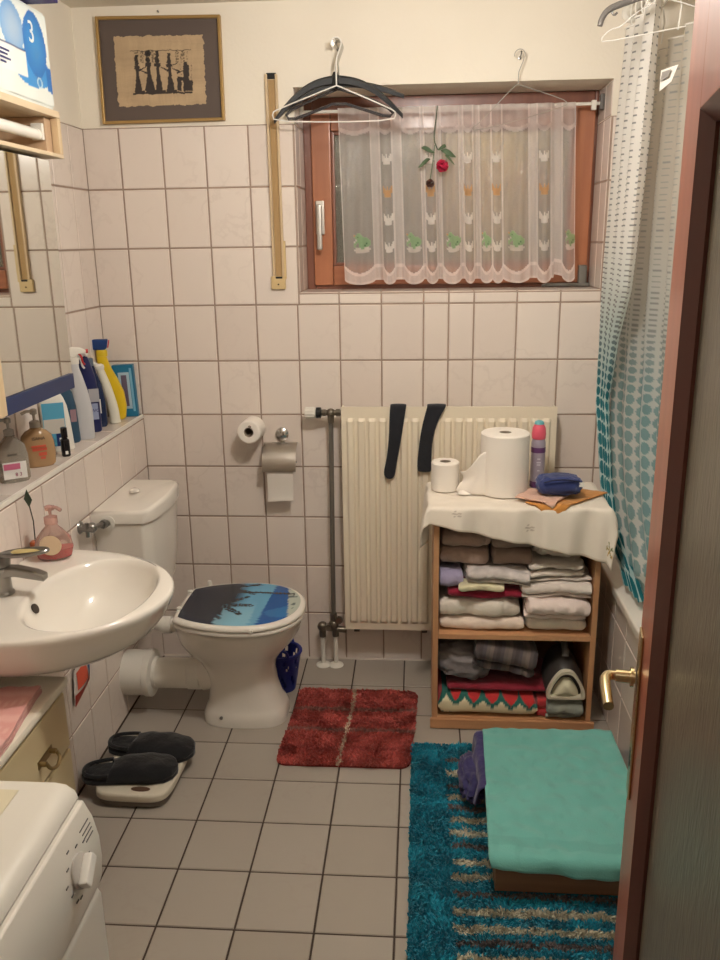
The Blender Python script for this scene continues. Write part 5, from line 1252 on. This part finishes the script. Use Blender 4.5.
# ---- tablecloth and things on top
def tccol(u,v):
    W_=rgb(232,222,208); c=W_
    def star(cu,cv,r,cols):
        du,dv=(u-cu)*1.5,(v-cv); d=math.hypot(du,dv)
        if d<r:
            a=math.atan2(dv,du); 
            if d<r*.25 or abs(sin(a*2.5))>.80: return cols[int((a+PI)*2)%len(cols)]
        return None
    for (cu,cv,r,cs) in ((.955,.11,.055,(rgb(150,130,60),rgb(104,112,62),rgb(190,150,80))),(.29,.145,.030,(rgb(176,160,146),rgb(190,174,158))),(.60,.135,.030,(rgb(176,160,146),rgb(190,174,158))),(.06,.30,.04,(rgb(170,130,90),rgb(120,120,80)))):
        r_=star(cu,cv,r,cs)
        if r_: c=r_
    if v<.012 or u<.008 or u>.992: c=rgb(214,200,182)
    return (c[0],c[1],c[2],1)
mb=drape((SX0-.006,SX1+.006,SY0-.006,SY1),.8015,((.930,-.510),(1.685,-.672),(1.70,-.20),(.985,-.20)),130,90,2,.012,.010,colf=tccol,wrink=.0012)
build('tablecloth',mb,attr_mat('embroidered linen',.9,.25,500),None,'off white embroidered cloth draped over the shelf unit, drooping to the right','tablecloth',sharp=80,solid=.0012,soff=0,wn=False)
ZT_=.8048
t=roll('kitchen_roll','big fat roll of white paper towel standing on the draped shelf',(1.318,-.330,ZT_),(0,0,1),.079,.205,.020)
mb=MB(); mb.grid(lambda u,v:(lerp(1.262,1.172,u)+.012*sin(v*5)*u,lerp(-.375,-.335,u)-.012*sin(PI*u),lerp(ZT_+.150-.075*u+.012*sin(u*6),ZT_+.002,v)),16,16); build('loose_sheet',mb,M_paper,t,solid=.0008,wn=False)
t=roll('toilet_roll','standard toilet roll standing upright on the draped shelf beside the big roll',(1.125,-.300,ZT_),(0,0,1),.047,.098,.019)
mb=MB(); mb.grid(lambda u,v:(lerp(1.165,1.215,u),-.335-.01*sin(PI*u)-.03*v,ZT_+.002+.012*(1-v)*sin(PI*u)+.001),10,6); build('loose_sheet',mb,M_paper,t,solid=.0008,wn=False)
sp=thing('spray_can','tall mauve grey spray can with a pink cap behind the blue pouch','spray can',(1.436,-.262,ZT_))
x,y=1.436,-.262
mb=MB(); mb.lathe([(.001,0),(.022,0),(.0235,.003),(.0235,.150),(.0235,.155),(.020,.166),(.001,.167)],(x,y,ZT_),n=32); can=build('can_body',mb,mat('mauve grey can',rgb(170,160,174),.35,.2),sp)
M_plum=mat('plum print',rgb(104,64,110),.4)
for a_,b_ in ((.002,.022),(.122,.140)):
    mb=MB(); mb.lathe([(.0238,a_),(.0241,a_+.001),(.0241,b_-.001),(.0238,b_)],(x,y,ZT_),n=32); build('plum_band',mb,M_plum,can)
for i,(w_,z) in enumerate(((.010,.100),(.014,.088),(.012,.080),(.008,.060))):
    mb=MB(); mb.box(x-w_/2,x+w_/2,y-.0246,y-.0235,ZT_+z,ZT_+z+.004); build('print_line',mb,mat('white can print',rgb(214,208,216),.5),can)
mb=MB(); mb.lathe([(.0205,.167),(.0225,.169),(.0235,.185),(.0215,.205),(.016,.216),(.001,.217)],(x,y,ZT_),n=32); build('cap',mb,mat('coral pink cap',rgb(228,96,116),.4),sp)
mb=MB(); mb.lathe([(.001,.2165),(.0165,.2175),(.014,.226),(.008,.229),(.001,.2295)],(x,y,ZT_),n=32); build('nozzle',mb,mat('pale teal nozzle',rgb(110,178,186),.4),sp)
# flat cloths and the pouch
def flatcloth(name,label,cat,poly,z,c,seed,th=.004,group=None):
    n=30
    def P(u,v):
        x=lerp(lerp(poly[0][0],poly[1][0],u),lerp(poly[3][0],poly[2][0],u),v); y=lerp(lerp(poly[0][1],poly[1][1],u),lerp(poly[3][1],poly[2][1],u),v)
        dz=0
        if y<SY0-.010: 
            o=SY0-.010-y; dz=-o*1.0; y=SY0-.010-o*.15-.006
        return (x+.003*nz(u*5+seed,v*5),y+.003*nz(u*6,v*4+seed),z+.0015*(1+nz(u*6,v*6,seed))+dz)
    mb=MB(); mb.grid(P,n,n); build(name,mb,cloth_mat(label[:16],c),None,label,cat,group,solid=th,soff=1,sharp=80,wn=False)
flatcloth('cleaning_cloth','orange cleaning cloth lowest under the blue pouch, pointing to the right','cloth',[(1.375,-.455),(1.455,-.535),(1.655,-.345),(1.54,-.285)],ZT_+.001,rgb(206,140,66),1)
flatcloth('cleaning_cloth','pale pink cleaning cloth between the orange cloth and the blue pouch','cloth',[(1.345,-.430),(1.455,-.500),(1.530,-.390),(1.40,-.330)],ZT_+.0105,rgb(226,182,160),2)
pc=thing('fabric_pouch','small navy blue fabric pouch lying on the orange and pink cloths','pouch',(1.49,-.40,.825))
mb=crumple((1.487,-.395,.853),(.073,.050,.031),31,.14,48,30,False,1,.62); mb.v=[(v[0],v[1],max(v[2],ZT_+.019)) for v in mb.v]; build('pouch_body',mb,cloth_mat('navy fabric',rgb(46,60,116),rgb(38,50,100),260,.4),pc,sharp=80,wn=False)
mb=MB(); mb.tube([(1.432,-.448,.872),(1.46,-.452,.882),(1.50,-.450,.883),(1.545,-.435,.872)],.0025,8,smooth=1); build('zip',mb,mat('dark zip',rgb(30,36,70),.5),pc)
mb=MB(); mb.box(1.545,1.560,-.436,-.432,.855,.869); build('white_tag',mb,M_whitep,pc)

# ================================================================ FLOOR TEXTILES
def pile(name,label,cat,x0,x1,y0,y1,colf,n,h,seed,rad=.02,w=.0035,base=None,sk=0,group=None):
    t=thing(name,label,cat,((x0+x1)/2,(y0+y1)/2,0),group); rr=random.Random(seed)
    out=[]; cx_,cy_=(x0+x1)/2,(y0+y1)/2; hx,hy=(x1-x0)/2,(y1-y0)/2
    def inside(x,y):
        dx=max(abs(x-cx_)-(hx-rad),0); dy=max(abs(y-cy_)-(hy-rad),0); return dx*dx+dy*dy<=rad*rad*(1+.2*nz(x*30,y*30))
    pts=[]
    for (a,b) in ((-1,-1),(1,-1),(1,1),(-1,1)):
        c0={(-1,-1):PI,(1,-1):1.5*PI,(1,1):0,(-1,1):.5*PI}[(a,b)]
        for k in range(7):
            an=c0+k*PI/12; pts.append((cx_+a*(hx-rad)+rad*cos(an),cy_+b*(hy-rad)+rad*sin(an)))
    mb=MB(); mb.rings([[(x+sk*(y-cy_)/hy,y,z) for x,y in pts] for z in (.001,.007)]); build('backing',mb,base,t)
    V=[];Fc=[];Cl=[]
    k=0
    while k<n:
        x=rr.uniform(x0,x1); y=rr.uniform(y0,y1)
        if not inside(x,y): continue
        k+=1
        c=colf(x+.007*nz(x*70,y*70,seed),y+.009*nz(x*55,y*55,seed+4)+rr.uniform(-.003,.003)); s_=.82+.3*rr.random(); c=(c[0]*s_,c[1]*s_,c[2]*s_,1)
        lx=nz(x*16,y*16,seed)*.9+rr.uniform(-.5,.5); ly=nz(x*16,y*16,seed+9)*.9-.25+rr.uniform(-.5,.5); hh=h*rr.uniform(.75,1.1); a=rr.uniform(0,PI); ww=w*rr.uniform(.8,1.3)
        ux,uy=cos(a)*ww,sin(a)*ww; o=len(V); x+=sk*(y-cy_)/hy
        V+=[(x-ux,y-uy,.006),(x+ux,y+uy,.006),(x+ux*.9+lx*hh*.35,y+uy*.9+ly*hh*.35,.006+hh*.62),(x-ux*.9+lx*hh*.35,y-uy*.9+ly*hh*.35,.006+hh*.62),(x+lx*hh*.9,y+ly*hh*.9,.006+hh*.95)]
        Fc+=[(o,o+1,o+2,o+3),(o+3,o+2,o+4)]; Cl+=[c]*5
    mb=MB(); mb.add(V,Fc); mb.col=Cl
    p=build('pile',mb,attr_mat(name+' yarn',.95,sheen=.15),t,wn=False,flat=True); return t
def redc(x,y):
    c=rgb(200,92,84); u=(x-.59)/.44
    if abs(u-.47-.006*sin(y*30))<.013: c=rgb(226,206,182)
    elif min(abs(y+.40),abs(y+.53))<.010: c=rgb(172,116,106)
    elif min(abs(y+.36),abs(y+.48),abs(y+.64))<.012: c=rgb(184,80,74)
    return c
pile('bath_mat','small red shaggy bath mat with a cream line down its middle','bath mat',.592,1.026,-.722,-.262,redc,30000,.016,1,.035,.0028,mat('red backing',rgb(120,44,40),.95),.012)
STR=[(-.691,'b'),(-.759,'w'),(-.819,'b'),(-.876,'w'),(-.926,'b'),(-.975,'w'),(-1.03,'w'),(-1.082,'b'),(-1.144,'w'),(-1.195,'w'),(-1.258,'b'),(-1.314,'w'),(-1.368,'w'),(-1.41,'b'),(-1.456,'w'),(-1.51,'w'),(-1.56,'b')]
def rugc(x,y):
    c=rgb(20,152,178)
    if 1.130+.008*nz(y*40,2)<x<1.60:
        for yy,k in STR:
            if abs(y-yy)<(.012 if k=='w' else .010): c=rgb(206,200,178) if k=='w' else rgb(112,104,104)
    return c
pile('bath_rug','long teal shaggy rug with white and grey stripes on the tiled floor','rug',1.017,1.672,-1.72,-.598,rugc,90000,.017,2,.012,.0030,mat('teal backing',rgb(10,84,102),.95))
# low brown step box with towels
BX0,BX1,BY0,BY1,BZ=1.235,1.620,-1.250,-.712,.128
sb=thing('step_box','low brown wooden box standing on the teal rug under the towels','box',(1.43,-.97,.0235))
M_bx=wood('brown box veneer',rgb(112,80,56),rgb(130,94,66),.6,0)
for (a,b,c,d,e,f) in ((BX0,BX1,BY0,BY0+.014,.0235,BZ-.0145),(BX0,BX1,BY1-.014,BY1,.0235,BZ-.0145)):
    mb=MB(); mb.box(a,b,c,d,e,f,0,.0015); build('side_board',mb,M_bx,sb)
for (a,b) in ((BX0,BX0+.014),(BX1-.014,BX1)):
    mb=MB(); mb.box(a,b,BY0+.0145,BY1-.0145,.0235,BZ-.0145,0,.0015); build('end_board',mb,M_bx,sb)
mb=MB(); mb.box(BX0,BX1,BY0,BY1,BZ-.014,BZ,0,.0015); build('lid',mb,M_bx,sb)
def plainc(r,g_,b): 
    c=rgb(r,g_,b); return c
mb=drape((BX0-.001,BX1+.001,BY0-.001,BY1+.02),BZ+.0025,((1.165,-.98),(1.56,-1.00),(1.56,-.70),(1.160,-.70)),60,50,7,.012,.012,wrink=.0006)
build('purple_towel',mb,cloth_mat('dark purple towel',rgb(58,50,104),rgb(46,40,88)),None,'dark purple towel peeking out left from under the mint towel on the box','towel',sharp=80,solid=.003,soff=1,wn=False)
# part of the purple towel trailing on the rug
def towc(u,v):
    n_=nz(u*5,v*6,3); c=rgb(104,172,163); c=[c[i]*(1+.10*n_) for i in range(3)]
    if .10<v<.17: c=[x*.90 for x in c]
    if nz(u*16,v*16,8)>.42: c=[x*.93 for x in c]
    return (c[0],c[1],c[2],1)
mb=drape((BX0-.005,BX1+.006,BY0-.006,BY1+.02),BZ+.0125,((1.220,-1.286),(1.640,-1.320),(1.632,-.694),(1.240,-.700)),110,100,9,.010,.016,colf=towc,wrink=.0022)
def q_(u,v): pass
build('mint_towel',mb,attr_mat('mint terry',.95,.6,260,sheen=.3),None,'mint green terry towel spread over the low brown box','towel',sharp=80,solid=.004,soff=1,wn=False)
mb=crumple((1.203,-.835,.060),(.042,.105,.038),41,.34,44,28,False,1,.8); mb.v=[(min(v[0],BX0-.004),v[1],max(v[2],.0245)) for v in mb.v]
build('purple_cloth',mb,cloth_mat('purple bundle',rgb(58,52,104),rgb(42,38,82)),None,'small purple bundle on the rug at the left foot of the towel covered box','cloth',sharp=80,wn=False)

# ================================================================ BATHTUB, SHOWER CURTAINS
bt=thing('bathtub','white bathtub behind a tiled panel along the right wall','bathtub',(2.05,-.86,0))
TY0,TY1=-1.72,-.006; TX0,TX1=1.690,2.41
mb=MB(); mb.col=[]
addplain(mb,lambda m:m.box(TX0,TX0+.05,TY0,TY1,.001,.495,1))
tiles(mb,'x',TX0,-1,[y for y in yl if y>TY0]+[] if False else [TY0]+[y for y in yl if TY0+.03<y<-.02]+[TY1],[.004,.2,.4,.494])
build('tiled_panel',mb,[M_tile,M_grout],bt,sharp=25)
mb=MB(); mb.col=None
def rr_(x0,x1,y0,y1,z,r):
    P=[]
    for (a,b,c0) in ((x0+r,y0+r,PI),(x1-r,y0+r,1.5*PI),(x1-r,y1-r,0),(x0+r,y1-r,.5*PI)):
        for k in range(9): an=c0+k*PI/16; P.append((a+r*cos(an),b+r*sin(an),z))
    return P
X0,X1,Y0,Y1=1.668,2.412,TY0+.002,TY1
mb.rings([rr_(X0+.01,X1,Y0,Y1,.4955,.01),rr_(X0,X1,Y0,Y1,.50,.012),rr_(X0,X1,Y0,Y1,.518,.012),rr_(X0+.008,X1,Y0+.004,Y1,.526,.012),rr_(X0+.058,X1-.05,Y0+.09,Y1-.09,.527,.10),rr_(X0+.075,X1-.065,Y0+.11,Y1-.11,.515,.10),rr_(X0+.095,X1-.09,Y0+.14,Y1-.16,.36,.11),rr_(X0+.14,X1-.14,Y0+.20,Y1-.26,.13,.12),rr_(X0+.22,X1-.22,Y0+.3,Y1-.36,.11,.08)],True,True)
build('tub_shell',mb,M_cer,bt,sharp=60)
rodx=1.700
rodt=thing('shower_rod','white shower curtain rod running from the back wall above the bathtub edge','curtain rod',(rodx,-.9,2.27))
mb=MB(); mb.cyl((rodx,-.0045,2.300),(rodx,YF+.005,2.300),.012); build('rod',mb,M_whitepl,rodt)
for yy,d in ((-.0045,-1),(YF+.0045,1)):
    mb=MB(); mb.lathe([(.001,0),(.028,0),(.026,.006),(.015,.012),(.013,.03),(.001,.03)],(rodx,yy,2.300),(0,d,0)); build('flange',mb,M_whitepl,rodt)
def spacing(z): return interp(z,[.5,.7,.9,1.1,1.22,1.35,1.7,2.0,2.3],[.052,.048,.043,.036,.024,.016,.017,.0195,.023])
ZSTEP=[]; zt=2.3; row=0.0
ztab=[];rtab=[]
while zt>.3:
    ztab.append(zt); rtab.append(row); row+=.005/spacing(zt); zt-=.005
ztab=ztab[::-1]; rtab=rtab[::-1]
def dots(s_,z,teal,base,ghost=0):
    col=s_/.044; r=interp(z,ztab,rtab); cu=(col%1)-.5; off=0; rv=((r+off)%1)-.5
    sp_=spacing(z); wx=interp(z,[.5,1.15,1.4,2.3],[.43,.42,.30,.24])*.044; wz=interp(z,[.5,1.1,1.25,1.45,2.3],[.46,.45,.38,.13,.09])*sp_
    d=(cu*.044/wx)**2+(rv*sp_/wz)**2
    if z>1.32: d=max(abs(cu*.044/wx),abs(rv*sp_/wz))
    k=sm(1.42,1.08,z); grey=rgb(140,142,142)
    if d<1: 
        c=[lerp(grey[i],teal[i],k) for i in range(3)]; return c,1
    return base,0
TEAL=rgb(12,112,122)[:3]; WH=rgb(242,239,233)[:3]; PT=rgb(150,200,200)[:3]
NA_u,NA_v=230,760
# curtain A: hangs at the back wall, gathered narrow, swept forward at the tub
def A_near(z): return interp(z,[.56,.62,.82,1.08,1.30,1.46,1.85,2.20],[-.66,-.50,-.31,-.175,-.245,-.36,-.425,-.475])
def A_far(z): return interp(z,[.56,.62,.82,1.05,1.2,1.4,1.9,2.2],[-.50,-.40,-.22,-.050,-.020,-.012,-.030,-.070])
def AP(u,v):
    z=lerp(2.225,.560,v); y=lerp(A_far(z),A_near(z),u)
    w=.55+.45*sm(2.2,1.9,z); x=1.672+.015*w*sin(u*2*PI*3.5+.6)+.006*sin(u*23+z*3)+.012*(1-u)*sm(1.9,1.3,z)*0
    x+= -.012*sm(.35,0,u)*sm(2.0,1.5,z)+.035*sm(.75,.58,z)
    return (x,y,z+.012*u*sm(2.0,2.2,z))
def AC(u,v):
    z=lerp(2.225,.560,v); k=sm(1.7,1.1,z); base=[lerp(WH[i],rgb(196,222,220)[i],k) for i in range(3)]
    c,d=dots(u*.62+.02,z,TEAL,base); al=.93 if d else lerp(.93,.80,k)
    return (c[0],c[1],c[2],al)
mb=MB(); mb.col=[]; mb.grid(AP,NA_u,NA_v//1,col=AC)
ca=thing('shower_curtain','white shower curtain with grey dashes turning into teal dots beside the window','shower curtain',(1.68,-.25,.56))
build('curtain_cloth',mb,attr_mat('printed curtain cloth',.7,sheer=True),ca,sharp=80,wn=False)
mb=MB(); mb.tube([AP(i/40,0) for i in range(41)],.003,8); build('top_hem',mb,mat('white hem tape',rgb(238,234,226),.8),ca)
for yy in (-.14,-.20,-.27,-.34,-.40):
    mb=MB(); mb.tube([(1.695+.022*cos(a)-.002,yy,2.272+.048*sin(a)) for a in [2*PI*k/20 for k in range(21)]],.003,8); build('curtain_ring',mb,M_whitepl,ca)
def BP(u,v):
    z=lerp(2.155,.40,v); y0=interp(z,[.4,.62,.82,1.05,1.3,1.6,2.2],[-.52,-.47,-.28,-.13,-.06,-.05,-.06]); y1=-1.50
    y=lerp(y0,y1,u); x=1.765+.022*sin(u*2*PI*9)*sm(0,.06,u)+.008*sin(u*41+z*2)-.068*sm(.10,0,u)*sm(2.0,1.3,z)-.022*sm(1.3,.8,z)+.050*sm(.62,.50,z)
    return (x,y,z)
def BC(u,v):
    z=lerp(2.155,.40,v); k=sm(1.9,1.0,z); base=[lerp(rgb(212,206,194)[i],rgb(204,216,216)[i],k) for i in range(3)]
    c,d=dots(u*1.75,z,rgb(110,152,156)[:3],base); 
    return (c[0],c[1],c[2],.74 if d else lerp(.50,.62,k))
mb=MB(); mb.col=[]; mb.grid(BP,380,560,col=BC)
cb=thing('shower_curtain','thin greyish see-through shower curtain with pale dots hanging inside the bathtub','shower curtain',(1.765,-.8,.4))
build('curtain_cloth',mb,attr_mat('thin curtain film',.5,sheer=True),cb,sharp=80,wn=False)
mb=MB(); mb.tube([BP(i/160,0) for i in range(161)],.0025,6); build('top_hem',mb,mat('pale hem tape',rgb(206,200,190),.8),cb)
for k in range(9):
    yy=-.12-k*.165
    mb=MB(); mb.tube([(1.732,yy,2.155),(1.738,yy,2.23),(1.70,yy,2.318),(1.682,yy,2.295)],.0025,6,smooth=1); build('curtain_ring',mb,M_whitepl,cb)
# tag, cords and hangers at the rod
tg=thing('care_tag','small white printed tag sticking out from the edge of the white shower curtain','tag',(1.70,-.52,2.02))
mb=MB(); P_=[(1.690,-.468,2.052),(1.716,-.535,2.054),(1.700,-.540,2.012),(1.682,-.500,1.995)]; mb.prism(P_,(.001,.0,.0)); mb.f; build('tag_paper',mb,mat('white tag',rgb(236,232,224),.6),tg,flat=True)
mb=MB(); mb.prism([(1.6895,-.485,2.045),(1.7015,-.525,2.045),(1.694,-.532,2.025),(1.684,-.495,2.020)],(-.0006,0,0)); build('tag_print',mb,mat('grey tag print',rgb(150,146,140),.6),tg,flat=True)
hr='hangers on the shower rod'
t=thing('wire_hanger','white wire hanger hooked on the shower rod in front of the curtain','clothes hanger',(1.65,-.50,2.11),hr)
yh=-.505
mb=MB(); mb.tube([(1.640,yh,2.205),(1.600,yh,2.185),(1.568,yh,2.155),(1.540,yh,2.150),(1.518,yh,2.130),(1.520,yh,2.118),(1.63,yh,2.135),(1.79,yh,2.160),(1.81,yh,2.172),(1.78,yh,2.19),(1.70,yh,2.215),(1.65,yh,2.222),(1.640,yh,2.205)],.0016,8,smooth=1); build('wire_frame',mb,M_wwire,t)
mb=MB(); mb.tube([(1.645,yh,2.212),(1.655,yh,2.245),(1.672,yh,2.262)]+[(1.700+.018*cos(a),yh,2.300+.018*sin(a)) for a in [-.9-PI*.6+i*PI*-1.3/10 for i in range(11)]],.002,8); build('hook',mb,M_wwire,t)
t=thing('clothes_hanger','grey plastic hanger with a curled end hooked on the shower rod','clothes hanger',(1.6,-.55,2.15),hr)
yh=-.545; M_gh=mat('grey hanger plastic',rgb(104,100,96),.35)
mb=MB(); mb.tube([(1.66,yh,2.232),(1.60,yh,2.214),(1.555,yh,2.200),(1.522,yh,2.188),(1.508,yh,2.168),(1.504,yh,2.150)],lambda s_:.010-.003*s_,12,smooth=2); mb.tube([(1.535,yh,2.196),(1.533,yh,2.180),(1.540,yh,2.174),(1.547,yh,2.180)],.003,8,smooth=1); mb.tube([(1.66,yh,2.232),(1.72,yh,2.226),(1.80,yh,2.200),(1.86,yh,2.165)],lambda s_:.010-.003*s_,12,smooth=2); build('shoulders',mb,M_gh,t)
mb=MB(); mb.tube([(1.66,yh,2.238),(1.662,yh,2.262),(1.682,yh,2.275)]+[(1.700+.018*cos(a),yh,2.300+.018*sin(a)) for a in [PI*1.3-i*PI*1.3/10 for i in range(11)]],.0024,8); build('hook',mb,M_hwire,t)
t=thing('cord_loop','white cord loops tied round the shower rod at the curtain top','cord',(1.69,-.33,2.2))
mb=MB(); mb.tube([(1.672,-.30,2.215),(1.676,-.31,2.27),(1.700,-.33,2.316),(1.722,-.34,2.28),(1.69,-.36,2.21)],.003,8,smooth=2); build('cord',mb,mat('white cord',rgb(232,226,216),.8),t)
mb=MB(); mb.tube([(1.69,-.38,2.215),(1.68,-.385,2.26),(1.702,-.40,2.317),(1.722,-.39,2.28),(1.70,-.37,2.215)],.003,8,smooth=2); build('cord',mb,mat('white cord twin',rgb(226,220,210),.8),t)
